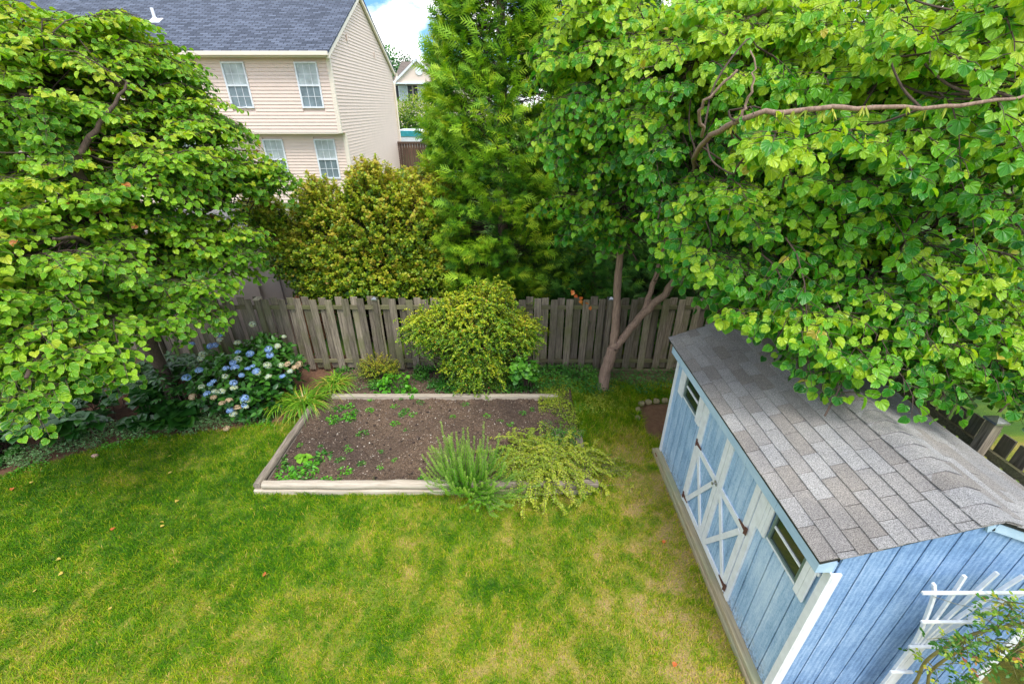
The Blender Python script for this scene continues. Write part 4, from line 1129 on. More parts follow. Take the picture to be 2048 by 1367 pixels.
# small striped flag among the leaves on the right
fl = empty('garden_flag', (8.5, 8.2, 0), 'small red and white striped flag among the leaves at right', 'flag')
mb = MB(); mb.tube([(8.5, 8.2, .2), (8.5, 8.2, 3.6)], .015, 6); mb.build('pole', M['steel'], fl)
m, nt, b = mat_new('striped_cloth'); t_ = nt.nodes.new('ShaderNodeTexCoord'); sx = nt.nodes.new('ShaderNodeSeparateXYZ'); nt.links.new(t_.outputs['Object'], sx.inputs[0])
nt.links.new(ramp(nt, mth(nt, 'FRACT', mth(nt, 'MULTIPLY', sx.outputs[2], 9)), [(0, (.65, .05, .03)), (.5, (.8, .76, .7))], 'CONSTANT'), b.inputs['Base Color'])
mb = MB(); nx = 12
for i in range(nx):
    x0 = 8.48 - i * .05; x1 = x0 - .05; w0 = .03 * math.sin(i * .8); w1 = .03 * math.sin((i + 1) * .8)
    mb.add([(x0, 8.2 + w0, 3.1), (x1, 8.2 + w1, 3.1 - .01), (x1, 8.2 + w1, 3.5 - .01), (x0, 8.2 + w0, 3.5), (x0, 8.205 + w0, 3.1), (x1, 8.205 + w1, 3.09), (x1, 8.205 + w1, 3.49), (x0, 8.205 + w0, 3.5)], [(0, 1, 2, 3), (7, 6, 5, 4)])
mb.build('cloth', m, fl)

# ================================================================== TREES
def keep_left(p):
    # nothing hangs below the lowest spray level of the crown
    return p[2] > 1.75
redbud('redbud_tree', 'big leafy redbud tree at left with yellow rimmed heart shaped leaves', (-6.9, 7.3, 0),
       [([(-6.9, 7.3, -.05), (-6.8, 7.2, 1.2), (-6.55, 7.0, 2.6), (-6.25, 6.75, 3.9), (-6.1, 6.5, 4.7)], .13, .07),
        ([(-6.1, 6.5, 4.7), (-6.6, 6.8, 5.5), (-7.3, 7.3, 6.4)], .07, .02),
        ([(-6.1, 6.5, 4.7), (-5.75, 6.8, 5.2), (-5.6, 7.4, 5.7)], .05, .015),
        ([(-6.5, 6.95, 2.8), (-5.9, 7.6, 3.4), (-5.2, 8.4, 4.0)], .07, .02),
        ([(-6.6, 7.05, 2.2), (-6.2, 6.0, 2.7), (-5.7, 4.8, 2.9), (-5.3, 4.0, 2.8)], .07, .018),
        ([(-6.55, 7.0, 2.6), (-7.3, 6.0, 3.2), (-7.6, 4.8, 3.6)], .06, .02),
        ([(-6.4, 6.9, 3.2), (-5.9, 5.9, 3.8), (-5.5, 5.2, 4.0)], .05, .015)],
       [(-7.3, 7.6, 5.35, 1.9, 1.9, 1.45), (-6.0, 7.9, 4.6, 1.55, 1.6, 1.15), (-6.8, 8.7, 6.0, 1.5, 1.2, .95), (-5.9, 8.8, 5.2, 1.15, 1.0, .8), (-5.0, 8.9, 4.3, .8, .8, .5), (-5.3, 7.7, 3.2, .95, 1.1, .75), (-5.4, 6.4, 2.75, .9, .9, .55), (-6.3, 6.2, 3.7, 1.3, 1.6, 1.25), (-6.6, 4.9, 3.2, 1.5, 1.4, 1.15), (-5.5, 4.4, 2.65, .75, .8, .6)],
       800, 101, M['redbud_l'], M['bark_dark'], tone=.07, tz=.02, keep=keep_left, droop=.45, flatness=1.1, spread=1.0, Ln=(.7, 1.15), leaf=(.075, .115))

redbud('redbud_tree', 'forked trunk redbud in front of the fence, its leafy boughs overhanging the shed roof', (1.97, 7.86, 0),
       [([(1.97, 7.86, -.1), (1.99, 7.83, .5), (2.06, 7.8, 1.0), (2.1, 7.78, 1.15)], .125, .11),
        ([(2.08, 7.8, 1.05), (2.05, 7.82, 1.8), (2.0, 7.85, 2.8), (1.98, 7.8, 3.9), (2.0, 7.7, 5.0), (2.1, 7.5, 6.2)], .09, .03),
        ([(2.12, 7.78, 1.1), (2.5, 7.75, 1.75), (2.95, 7.7, 2.4), (3.15, 7.4, 3.2), (3.2, 6.8, 4.0), (3.1, 6.0, 4.7)], .085, .035),
        ([(2.55, 7.78, 1.8), (2.75, 7.95, 2.5), (2.9, 8.1, 3.4), (2.9, 8.0, 4.6)], .06, .025),
        ([(3.15, 7.2, 3.4), (2.6, 6.4, 4.3), (2.1, 5.4, 4.95), (1.97, 4.25, 5.3), (2.3, 4.0, 5.38), (2.8, 3.85, 5.4), (3.5, 3.7, 5.42), (4.3, 3.75, 5.6), (4.9, 3.9, 5.8)], .036, .005),
        ([(1.97, 4.25, 5.3), (2.0, 4.2, 5.5), (1.97, 4.25, 5.8)], .014, .006), ([(1.95, 4.9, 5.15), (1.75, 4.6, 5.4), (1.95, 4.4, 5.68)], .018, .01),
        ([(2.0, 7.7, 5.0), (2.4, 6.6, 5.9), (2.9, 5.5, 6.5), (3.5, 4.7, 6.9)], .04, .012), ([(3.15, 7.2, 3.4), (3.8, 6.2, 4.3), (4.3, 5.3, 4.9), (4.6, 4.8, 5.6), (4.6, 4.5, 6.2)], .045, .014),
        ([(3.15, 7.4, 3.2), (3.4, 6.3, 3.5), (3.7, 5.2, 3.6), (4.0, 4.4, 3.5)], .05, .015),
        ([(2.0, 7.8, 4.2), (1.5, 7.4, 5.0), (1.0, 7.2, 5.8)], .04, .012)],
       [(1.9, 7.3, 5.3, 1.35, 1.1, 1.35), (1.15, 7.1, 6.0, .95, .9, 1.1), (4.6, 4.6, 3.6, 1.1, 1.3, .8), (2.45, 3.78, 5.28, .55, .14, .12), (3.15, 4.1, 3.62, .85, .75, .28), (3.85, 3.9, 3.35, .9, .75, .36), (2.5, 4.8, 3.95, .6, .6, .3), (4.7, 3.9, 3.4, .7, .8, .4), (.95, 7.3, 4.2, .55, .5, .25), (1.2, 7.2, 3.75, .5, .5, .25), (.8, 7.2, 5.2, .6, .6, .5), (2.9, 6.3, 5.5, 1.7, 1.5, 1.4), (3.1, 5.3, 4.3, 1.35, 1.3, 1.0), (4.1, 4.5, 5.3, 1.2, 1.15, 1.25), (3.9, 4.7, 3.75, 1.25, 1.15, .75), (2.9, 7.3, 4.1, .7, .6, .4)],
       820, 202, M['redbud_r'], M['bark'], tone=.05, tz=.09, keep=lambda p: p[2] > 2.95 or p[1] > 6.2, droop=1.0, flatness=.7, Ln=(.6, 1.15), leaf=(.065, .125), sag=.38)

redbud('redbud_tree', 'broad leafy tree with fine pale leaves beyond the side fence behind the shed', (7.2, 7.0, 0),
       [([(7.2, 7.0, 0), (7.1, 7.0, 1.5), (6.9, 6.9, 3.0), (6.8, 6.9, 5.0)], .15, .06), ([(6.9, 6.9, 2.6), (6.2, 6.4, 3.8), (5.8, 6.0, 4.6)], .07, .02), ([(6.9, 6.9, 2.8), (7.8, 7.4, 4.0), (8.5, 7.6, 5.0)], .07, .02)],
       [(6.4, 6.7, 4.4, 1.7, 1.8, 1.7), (7.8, 6.0, 3.5, 1.6, 1.5, 1.5), (7.5, 7.2, 6.2, 2.2, 1.8, 1.8), (5.9, 7.6, 5.8, 1.7, 1.5, 1.9), (6.4, 5.2, 2.8, .9, 1.4, 1.0), (6.2, 4.2, 3.6, .8, 1.0, .8), (5.7, 4.9, 2.7, .6, 1.2, .6), (6.6, 3.6, 2.9, .8, .8, .6)],
       700, 303, M['redbud_b'], M['bark_dark'], tone=.1, droop=.8, flatness=.8, Ln=(.6, 1.1), leaf=(.075, .115), tmpl=HEART_LO, pitch=.065)

# seed pods hanging under the main limb: part of the middle redbud
def arbor(name, label, x, y, h, r, seed, mat, nb=420, per=15, z0=.3, topz=None, fl=(.15, .34)):
    rs = np.random.RandomState(seed)
    gz = float(ground_z(x, y)); root = empty(name, (x, y, gz), label, 'conifer')
    mb = MB(); mb.tube([(x, y, gz - .1), (x, y, gz + h * .5), (x, y, gz + h * .96)], [.14, .09, .02], 8, a=.5); mb.build('trunk', M['bark'], root, smooth=True)
    P = []; T = []; N = []; S = []; LV = []; stems = []
    for i in range(nb):
        t = rs.rand() ** 1.15; a = rs.rand() * 2 * math.pi
        zz = z0 + (h - z0) * t
        rr = r * (1 - t ** 1.7) ** .75 * ((.86 + .22 * rs.rand()) if rs.rand() < .72 else rs.uniform(.45, .8)) * (1 + .10 * math.sin(3 * a + seed) + .08 * math.sin(5 * a + zz * 2.0)) + .06
        o = np.array([math.cos(a), math.sin(a), 0])
        tip = np.array([x, y, gz + zz]) + o * rr
        d = unit(o * 1.0 + np.array([0, 0, .55 + .5 * t]) + rs.normal(size=3) * .22)
        L_ = rs.uniform(.45, .75) * (1 - .3 * t)
        b = tip - d * L_
        stems.append(([b * .4 + np.array([x, y, b[2] - .15]) * .6, b, tip], .01, .003))
        side = unit(np.cross(d, (0, 0, 1)))
        # each bough is a flattened, drooping plume of fronds
        tone = rs.normal() * .13 + .22 + .15 * t
        for k in range(per):
            u = k / per
            s_ = (1 if k % 2 else -1)
            q = b + d * L_ * (.25 + .75 * u) + side * s_ * L_ * .16 * rs.rand() + rs.normal(size=3) * .03
            fd = unit(d * .8 + side * s_ * rs.uniform(.2, .9) + np.array([0, 0, rs.uniform(-.5, .25)]) + rs.normal(size=3) * .12)
            P.append(q); T.append(fd); N.append(unit(np.array([0, -.15, .6]) + o * .6 + rs.normal(size=3) * .35)); S.append(rs.uniform(*fl) * (1 - .25 * t)); LV.append(tone + .48 * u ** 1.5 + rs.normal() * .14)
    stems_mesh('branches', stems, M['bark_dark'], root)
    leaves('crown', FROND, P, T, N, S, mat, root, seed, LV, smooth=False)
    return root
arbor('arborvitae', 'tall feathery green conifer behind the fence between the yellow green bush and the forked redbud', -.22, 10.6, 13.0, 1.85, 1, M['arbor'], 2500, 19)
arbor('arborvitae', 'dark conifer behind the fence directly behind the forked redbud trunk', 2.1, 10.7, 8.6, 1.75, 2, M['arbor_shade'], 1100, 15)
arbor('arborvitae', 'dark conifer behind the far corner of the shed', 4.6, 10.5, 7.4, 1.6, 3, M['arbor_shade'], 600, 14)
arbor('arborvitae', 'dark conifer at the far right behind the broad leafy tree', 6.6, 10.8, 6.6, 1.7, 4, M['arbor_shade'], 340, 13)

def round_tree(label, x, y, z0, ells, n, seed, mat, leaf, tr=.2):
    root = empty('tree', (x, y, z0), label, 'tree')
    top = max(e[2] for e in ells)
    mb = MB(); mb.tube([(x, y, z0 - .2), (x + .1, y, (z0 + top) / 2), (x, y, top)], [tr, tr * .7, tr * .3], 8, a=.5); mb.build('trunk', M['bark_dark'], root, smooth=True)
    rs = np.random.RandomState(seed); P = []; T = []; N = []; S = []; LV = []
    for p, o, i in sample_ells(ells, n, rs, .3):
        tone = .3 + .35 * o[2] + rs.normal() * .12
        for k in range(14):
            P.append(p + rs.normal(size=3) * leaf * 2.0); T.append(unit(rs.normal(size=3) + (0, 0, -.4))); N.append(unit(o + rs.normal(size=3) * .6 + (0, 0, .5))); S.append(leaf * rs.uniform(.6, 1.2)); LV.append(tone + rs.normal() * .1)
    leaves('crown', OVAL, P, T, N, S, mat, root, seed, LV)
    return root
round_tree('dark tree behind the roof edge of the large cream house', -15.3, 62, 4, [(-15.3, 62, 8.5, 1.5, 1.5, 3.2), (-16.6, 62, 7.5, 1.6, 1.5, 3)], 420, 41, M['green'], .30)
round_tree('small dark tree poking above the distant brown roof', -12.9, 63, 4, [(-12.9, 63, 8.6, 1.0, 1, 1.9)], 130, 42, M['deep'], .28)
round_tree('yellow green bush in front of the distant house', -8.3, 36, 3.3, [(-8.6, 36, 4.6, 1.9, 1.2, 1.0), (-6.6, 36, 4.9, 1.6, 1.2, 1.2)], 420, 43, M['maple'], .16, .08)
round_tree('reddish tree peeping between the conifers', 2.6, 16, 1.5, [(2.6, 16, 5.0, 1.7, 1.2, 1.6)], 300, 44, leafmat('dusky_red_leaf', [(0, (.12, .04, .03)), (1, (.35, .16, .1))], None), .12)
round_tree('tall pale green tree far behind the shed', 8.5, 15, 1.0, [(8.0, 15, 7.5, 3.2, 2.5, 3.0), (5.0, 14.5, 6.5, 2.2, 2, 2.2), (11, 15, 6, 3, 2.5, 4)], 1300, 45, M['forsy'], .15)

# yellow green bush draped over the fence
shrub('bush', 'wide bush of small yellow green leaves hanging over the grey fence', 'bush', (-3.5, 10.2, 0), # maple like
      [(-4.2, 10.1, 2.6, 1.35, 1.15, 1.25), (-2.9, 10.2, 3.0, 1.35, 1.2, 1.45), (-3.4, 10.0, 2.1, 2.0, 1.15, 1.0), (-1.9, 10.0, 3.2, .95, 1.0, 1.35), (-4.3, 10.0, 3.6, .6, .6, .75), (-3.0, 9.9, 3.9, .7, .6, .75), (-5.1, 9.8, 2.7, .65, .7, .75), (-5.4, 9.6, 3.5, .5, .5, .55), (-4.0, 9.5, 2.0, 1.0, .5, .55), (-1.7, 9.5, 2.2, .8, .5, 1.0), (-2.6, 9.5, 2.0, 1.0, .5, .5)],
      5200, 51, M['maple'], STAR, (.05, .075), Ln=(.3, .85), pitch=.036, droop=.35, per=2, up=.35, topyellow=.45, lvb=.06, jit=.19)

# bright arching shrub in front of the fence
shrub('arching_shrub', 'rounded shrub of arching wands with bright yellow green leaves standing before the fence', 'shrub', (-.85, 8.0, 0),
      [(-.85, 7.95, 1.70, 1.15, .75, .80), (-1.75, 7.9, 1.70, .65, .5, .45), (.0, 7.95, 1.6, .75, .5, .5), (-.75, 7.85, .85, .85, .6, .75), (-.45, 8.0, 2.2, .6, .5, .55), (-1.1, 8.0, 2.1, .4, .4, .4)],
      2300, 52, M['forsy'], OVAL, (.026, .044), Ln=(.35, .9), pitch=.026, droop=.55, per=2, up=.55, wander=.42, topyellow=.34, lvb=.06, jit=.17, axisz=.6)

# ================================================================== BED PLANTS
def flower_head(parent, mat, loc, r, me_cache={}, seed=0):
    key = (mat.name, seed % 4)
    if key not in me_cache:
        rs = np.random.RandomState(seed + 60)
        n = 70; P = []; T = []; N = []; S = []
        for i in range(n):
            u = unit(rs.normal(size=3)); u[2] = abs(u[2]) * 1.0 - .25; u = unit(u)
            c = u * (1, 1, .75); t1 = unit(np.cross(u, rs.normal(size=3))); t2 = np.cross(u, t1)
            for q in range(4):
                a = q * math.pi / 2
                P.append(c * .92); T.append(t1 * math.cos(a) + t2 * math.sin(a) + u * .15); N.append(u); S.append(.30)
        o = leaves('flower_head', OVAL, P, T, N, S, mat, parent, seed)
        me_cache[key] = o.data
    else:
        o = bpy.data.objects.new('flower_head', me_cache[key]); COL.objects.link(o); o.parent = parent
    o.matrix_parent_inverse = Matrix.Translation(-Vector(parent.location))
    o.location = loc; o.scale = (r, r, r); o.rotation_euler = (random.uniform(-.5, .1), random.uniform(-.3, .3), random.uniform(0, 6))
    return o

hyd = shrub('hydrangea', 'hydrangea bush with blue, cream and tan flower heads by the fence', 'shrub', (-5.35, 7.35, 0),
            [(-5.5, 7.35, .65, .95, .8, .55), (-4.95, 7.7, .7, .6, .6, .5), (-5.1, 6.95, .35, .55, .35, .35), (-5.2, 8.0, 1.0, .5, .35, .35)],
            430, 61, M['deep'], OVAL, (.10, .16), Ln=(.2, .4), pitch=.07, per=2, up=.5, topyellow=.5, lvb=.1, axisz=.3, wander=.2)
HP = [(.43, 'b', 430, 690), (0, 'c', 505, 648), (0, 'c', 568, 673), (0, 'b', 383, 689), (0, 'b', 420, 692), (0, 'c', 475, 685), (0, 'c', 555, 692), (0, 'b', 537, 698), (0, 'b', 476, 704), (0, 'c', 405, 708), (0, 'b', 377, 710), (0, 'c', 402, 716), (0, 'b', 500, 707), (0, 'c', 476, 718),
      (0, 'b', 540, 710), (0, 'b', 466, 725), (0, 'b', 470, 735), (0, 'b', 452, 736), (0, 'b', 505, 732), (0, 'b', 495, 737), (0, 'c', 535, 730), (0, 'c', 562, 730), (0, 't', 575, 728), (0, 'c', 515, 745), (0, 'b', 512, 742), (0, 'c', 537, 753), (0, 'b', 565, 752), (0, 'c', 580, 742),
      (0, 'c', 450, 752), (0, 'b', 398, 740), (0, 'b', 373, 755), (0, 'b', 427, 762), (0, 'b', 420, 768), (0, 'b', 467, 765), (0, 'c', 468, 775), (0, 'b', 414, 787), (0, 'c', 429, 782), (0, 'c', 443, 782), (0, 'c', 403, 773), (0, 't', 427, 794), (0, 't', 458, 801), (0, 'b', 489, 796), (0, 'c', 495, 800),
      (0, 'b', 488, 810), (0, 'c', 492, 813), (0, 't', 475, 815), (0, 't', 444, 806), (0, 'c', 467, 827), (0, 'b', 460, 820), (0, 't', 404, 820), (0, 't', 378, 833), (0, 't', 453, 856), (0, 'b', 483, 750), (0, 't', 385, 793), (0, 'b', 440, 668), (0, 'c', 440, 679), (0, 't', 590, 735), (0, 't', 598, 728)]
_p = R(28.3)
def from_px(px, py, Y=None, z=None):
    v = -(py - 683.5) / 872; r = ((px - 1024) / 872, math.cos(_p) + v * math.sin(_p), -math.sin(_p) + v * math.cos(_p))
    t = Y / r[1] if Y is not None else (z - CAMZ) / r[2]
    return (r[0] * t, r[1] * t, CAMZ + r[2] * t)
HE = [(-5.5, 7.35, .65, .95, .8, .55), (-4.95, 7.7, .7, .6, .6, .5), (-5.1, 6.95, .35, .55, .35, .35), (-5.2, 8.0, 1.0, .5, .35, .35)]
def on_bush(px, py):
    a = np.array(from_px(px, py, z=5.0)); b_ = np.array(from_px(px, py, z=.12))
    for k in range(300):
        q = a + (b_ - a) * k / 299
        if min((((q - np.array(e[:3])) / np.array(e[3:])) ** 2).sum() for e in HE) < 1.12: return tuple(q)
    return tuple(b_)
for i, (_, c, px, py) in enumerate(HP):
    loc = on_bush(px, py)
    if py < 700 and loc[2] < .3: loc = from_px(px, py, Y=7.9)
    flower_head(hyd, {'b': M['fl_blue'], 'c': M['fl_cream'], 't': M['fl_tan']}[c], loc, random.uniform(.05, .08), seed=i)

def rosette_plant(name, label, cat, centres, mat, tmpl, leaf, n_l, seed, rise=.5, hstem=True, group=None):
    rs = np.random.RandomState(seed)
    b = centres[0]; root = empty(name, (b[0], b[1], 0), label, cat, group)
    P = []; T = []; N = []; S = []; LV = []; stems = []
    for (x, y, z) in centres:
        for k in range(n_l):
            a = 2 * math.pi * (k + rs.rand() * .5) / n_l + z; el = rs.uniform(-.1, rise)
            d = np.array([math.cos(a) * math.cos(el), math.sin(a) * math.cos(el), math.sin(el)])
            P.append(np.array([x, y, z]) + d * .01); T.append(d + (0, 0, -.15)); N.append(unit(np.array([0, 0, 1]) + rs.normal(size=3) * .2)); S.append(rs.uniform(*leaf)); LV.append(rs.uniform(.1, .9))
        stems.append(([np.array([x + rs.normal() * .05, y + rs.normal() * .05, 0]), np.array([x, y, z * .6]), np.array([x, y, z])], .008, .004))
    stems_mesh('foliage_stems', stems, M['bark_dark'], root)
    leaves('foliage', tmpl, P, T, N, S, mat, root, seed, LV)
    return root
rs = np.random.RandomState(8)
rosette_plant('rhododendron', 'dark green rhododendron with whorled long leaves left of the hydrangea', 'shrub',
              [(rs.uniform(-7.4, -6.2), rs.uniform(6.9, 7.9), rs.uniform(.4, 1.0)) for _ in range(60)], M['deep'], LONG, (.14, .20), 10, 71, .5)
for o_ in (bpy.data.objects['rhododendron'],): pass
rosette_plant('hosta', 'low dark hosta with broad leaves at the front of the shaded bed', 'plant',
              [(rs.uniform(-7.1, -6.2), rs.uniform(6.45, 6.9), rs.uniform(.1, .3)) for _ in range(16)], M['deep'], HEART, (.18, .27), 8, 72, .7)
rosette_plant('perennial', 'broad leaved green plant deep under the left redbud', 'plant',
              [(x_, float(hedge_y(x_)) + rs.uniform(.25, 2.4), rs.uniform(.12, .6)) for x_ in rs.uniform(-10.5, -7.0, 190)], M['deep'], HEART_LO, (.14, .22), 8, 73, .6)

def scatter_cover(name, label, n, region, mat, tmpl, leaf, hmax, seed, kind='stuff', cat=None, lv=None):
    rs = np.random.RandomState(seed); P = []; T = []; N = []; S = []; LV = []
    x0, x1, y0, y1 = region[:4]; f = region[4]
    while len(P) < n:
        x = rs.uniform(x0, x1); y = rs.uniform(y0, y1); dn = f(x, y)
        if rs.rand() > dn: continue
        hz = hmax * rs.rand() * (.4 + .6 * float(vn(x, y, 3.0))) * min(1, dn + .3)
        zb = float(bed_z(x, y)) if (BX0 < x < BX1 and BY0 < y < 8.5) else float(ground_z(x, y))
        P.append((x, y, zb + .01 + hz)); T.append(unit(rs.normal(size=3) * (1, 1, .4))); N.append(unit(np.array([0, -.2, 1]) + rs.normal(size=3) * .45)); S.append(rs.uniform(*leaf)); LV.append(np.clip(.5 * float(vn2(x, y, 2.0)) + .5 * hz / hmax + rs.normal() * .15, 0, 1))
    o = leaves(name, tmpl, P, T, N, S, mat, None, seed, LV)
    tag(o, label, cat, kind=kind); return o
scatter_cover('ground_cover', 'white edged leafy ground cover along the front of the shaded bed', 7000,
              (-9.6, -4.3, 4.6, 7.2, lambda x, y: float(smooth(-.05, .12, y - hedge_y(x) + .25 * (vn.fbm(x, y, 2.2, 2) - .5)) * (1 - smooth(.55, .9, y - hedge_y(x))) * (.3 + vn(x, y, 2.5) > .55))), M['vari'], OVAL, (.03, .05), .22, 81)
scatter_cover('ivy', 'dark green creeping ground cover below the fence right of the arching shrub', 9000,
              (-1.6, 4.0, 7.55, 8.55, lambda x, y: float(smooth(7.55, 7.75, y + .3 * (vn(x, y, 2.0) - .5)) * (.95 if x < 1.9 else .35))), M['green'], OVAL, (.03, .055), .30, 82)
scatter_cover('periwinkle', 'yellow green creeping ground cover around the foot of the forked redbud', 9000,
              (.55, 2.7, 5.7, 8.2, lambda x, y: float((.25 + .75 * vn(x, y, 2.2)) * max(smooth(6.9, 7.2, y + .3 * (vn(x, y, 1.5) - .5)), smooth(.6, .95, x + .4 * (vn2(x, y, 2.0) - .5)) * (1 - smooth(1.25, 1.5, x))) * (1 - smooth(2.3, 2.7, x)))), M['sprawl'], OVAL, (.022, .04), .10, 83)
scatter_cover('undergrowth', 'small leafy undergrowth at the foot of the fence behind the raised bed', 2600,
              (-4.0, -1.5, 7.7, 8.55, lambda x, y: float((vn(x, y, 2.6) > .5) * .9 + .05)), M['green'], OVAL, (.025, .05), .22, 84)
scatter_cover('clover', 'thin green weeds along the lawn edge of the shaded bed', 900,
              (-8.4, -4.0, 5.0, 7.0, lambda x, y: float(np.exp(-abs(y - hedge_y(x)) / .12) * (vn(x, y, 4) > .5))), M['weed'], OVAL, (.025, .045), .05, 85)

def strap_clump(label, x, y, n, Lr, seed, mat, z=.03):
    rs = np.random.RandomState(seed); root = empty('daylily', (x, y, z), label, 'plant', None)
    V = []; F = []; LVv = []; c = 0
    for i in range(n):
        a = rs.rand() * 6.283; L_ = rs.uniform(*Lr); b = np.array([x + rs.normal() * .09, y + rs.normal() * .08, z]); o = np.array([math.cos(a), math.sin(a), 0]); s_ = np.array([-o[1], o[0], 0])
        el = rs.uniform(.75, 1.35); lv = rs.rand() ** 1.4; m_ = 7; w_ = rs.uniform(.007, .012); q = b.copy(); ang_ = el
        for j in range(m_ + 1):
            t = j / m_; ww = w_ * (1 - t ** 2.2)
            V += [q - s_ * ww, q + s_ * ww]; LVv += [min(1, lv + .25 * t ** 3)] * 2
            if j < m_: F.append((c + 2 * j, c + 2 * j + 1, c + 2 * j + 3, c + 2 * j + 2))
            q = q + (o * math.cos(ang_) + np.array([0, 0, math.sin(ang_)])) * L_ / m_; ang_ -= el * .33 * rs.uniform(.8, 1.2)
            q[2] = max(q[2], z + .01)
        c += 2 * (m_ + 1)
    me = npmesh('leaves', np.array(V), np.array(F), True, {'lv': np.array(LVv)}); link('leaves', me, mat, root)
strap_clump('daylily clump with long arching leaves at the left corner of the raised bed', -4.2, 7.2, 230, (.5, .95), 91, M['strap'])
strap_clump('daylily clump between the hydrangea and the fence', -3.85, 7.9, 160, (.4, .8), 92, M['strap'])
strap_clump('thin daylily clump at the foot of the hydrangea', -4.65, 7.2, 130, (.4, .75), 93, M['strap'])
strap_clump('small spiky leaved plant beside the forked redbud trunk', 1.45, 7.15, 40, (.15, .28), 94, M['strap'], .02)

shrub('spirea', 'small mounded bush of fine yellow leaves against the fence', 'shrub', (-2.95, 8.25, 0), [(-2.95, 8.2, .35, .50, .35, .38)], 240, 62, M['maple'], DIAM, (.02, .035), Ln=(.15, .3), pitch=.02, droop=.1, per=2, up=.6, lvb=.15)
shrub('leafy_weed', 'bright round leaved plant sprawling over the back board of the bed', 'plant', (-2.45, 7.75, 0), [(-2.5, 7.75, .25, .35, .25, .25), (-2.2, 7.55, .12, .25, .2, .12), (-2.9, 7.5, .08, .3, .12, .08)], 60, 63, M['weed'], HEART_LO, (.05, .085), Ln=(.12, .25), pitch=.05, droop=.2, per=2, up=.5)
shrub('vine', 'broad leaved green vine hanging from the right side of the arching shrub', 'vine', (.35, 7.75, 0), [(.3, 7.55, .75, .33, .15, .35)], 38, 64, M['green'], HEART_LO, (.07, .11), Ln=(.15, .3), pitch=.06, droop=.5, per=2, up=.2, lvb=.2)

def rosemary(x, y):
    rs = np.random.RandomState(12); z = .08
    root = empty('rosemary', (x, y, z), 'upright rosemary bush with bright needle leaves at the front of the bed', 'shrub')
    P = []; T = []; N = []; S = []; LV = []; stems = []
    for i in range(210):
        a = rs.rand() * 6.283; rr = math.sqrt(rs.rand())
        big = i < 135
        h_ = rs.uniform(.45, .98) * (1 - .35 * rr) if big else rs.uniform(.2, .4)
        if i < 14: h_ = rs.uniform(.9, 1.15); rr *= .75
        b = np.array([x + .12 * rr * math.cos(a) + (0 if big else .28), y + .10 * rr * math.sin(a) - (0 if big else .12), z])
        sp = .68 if big else .6
        tip = b + np.array([sp * rr * math.cos(a), .75 * sp * rr * math.sin(a) - .02, h_])
        if not big: tip += np.array([.22 * rs.rand() + .05, -.10, -.05])
        mid = b * .5 + tip * .5 + np.array([math.cos(a), math.sin(a), 0]) * .12 * rr + rs.normal(size=3) * .02
        c = curve([b, mid, tip + np.array([-.05 * math.cos(a), 0, .02])], 10); stems.append((c[::4] + [c[-1]], .005, .002))
        tone = rs.normal() * .1
        m_ = int(h_ / .012) + 12
        for k in range(m_):
            t = k / m_; f = t * (len(c) - 1.001); j = int(f); q = c[j] + (c[j + 1] - c[j]) * (f - j); d = unit(c[j + 1] - c[j])
            for r_ in range(4):
                aa = rs.rand() * 6.283; u = unit(np.cross(d, (.2, .1, 1))); v = np.cross(d, u); sd = u * math.cos(aa) + v * math.sin(aa)
                P.append(q); T.append(unit(sd + d * .8)); N.append(unit(np.array([0, -.4, .8]) + rs.normal(size=3) * .4)); S.append(rs.uniform(.026, .044) * (1.1 - .4 * t)); LV.append(.25 + .55 * t + tone + rs.normal() * .1)
    NEED = (np.array([(-.07, 0, 0), (.07, 0, 0), (.09, .6, .02), (0, 1, 0), (-.09, .6, .02)]), np.array([(0, 1, 2), (0, 2, 4), (4, 2, 3)]), np.ones(5))
    stems_mesh('stems', stems, M['bark'], root)
    leaves('needles', NEED, P, T, N, S, M['rosem'], root, 5, LV)
rosemary(-.70, 5.04)

def sprawler(name, label, x, y, z, n, Lr, seed, mat, leaf, spread=(1, 1), arch=.35, pitch=.018, cat='shrub'):
    rs = np.random.RandomState(seed); root = empty(name, (x, y, z), label, cat)
    P = []; T = []; N = []; S = []; LV = []; stems = []
    for i in range(n):
        a = rs.rand() * 6.283; L_ = rs.uniform(*Lr); o = np.array([math.cos(a) * spread[0], math.sin(a) * spread[1], 0])
        b = np.array([x + rs.normal() * .26 * Lr[1], y + rs.normal() * .2 * Lr[1], z]); h_ = arch * rs.uniform(.15, 1.1)
        tip = b + o * L_; tip[2] = max(z - .02, z + rs.uniform(-.02, .12))
        c = curve([b, b + o * L_ * .3 + (0, 0, h_ * .8), b + o * L_ * .65 + np.array([rs.normal() * .1, rs.normal() * .1, h_ * .75]), tip], 6)
        stems.append((c[::3] + [c[-1]], .004, .0015)); tone = rs.normal() * .13 + .35
        m_ = int(L_ / pitch)
        for k in range(1, m_):
            t = k / m_; f = t * (len(c) - 1.001); j = int(f); q = c[j] + (c[j + 1] - c[j]) * (f - j); d = unit(c[j + 1] - c[j]); sd = unit(np.cross(d, (0, 0, 1)))
            for s_ in (-1, 1):
                P.append(q + rs.normal(size=3) * .006); T.append(unit(sd * s_ + d * .5 + rs.normal(size=3) * .3)); N.append(unit(np.array([0, 0, 1]) + rs.normal(size=3) * .4)); S.append(rs.uniform(*leaf)); LV.append(tone + .25 * t + rs.normal() * .13)
    stems_mesh('stems', stems, M['bark'], root); leaves('foliage', OVAL, P, T, N, S, mat, root, seed, LV)
sprawler('spreading_shrub', 'low spreading shrub with yellow green leaves over the right end of the bed', .62, 5.45, .06, 400, (.3, .92), 13, M['sprawl'], (.024, .042), (1, .9), .38, .015)
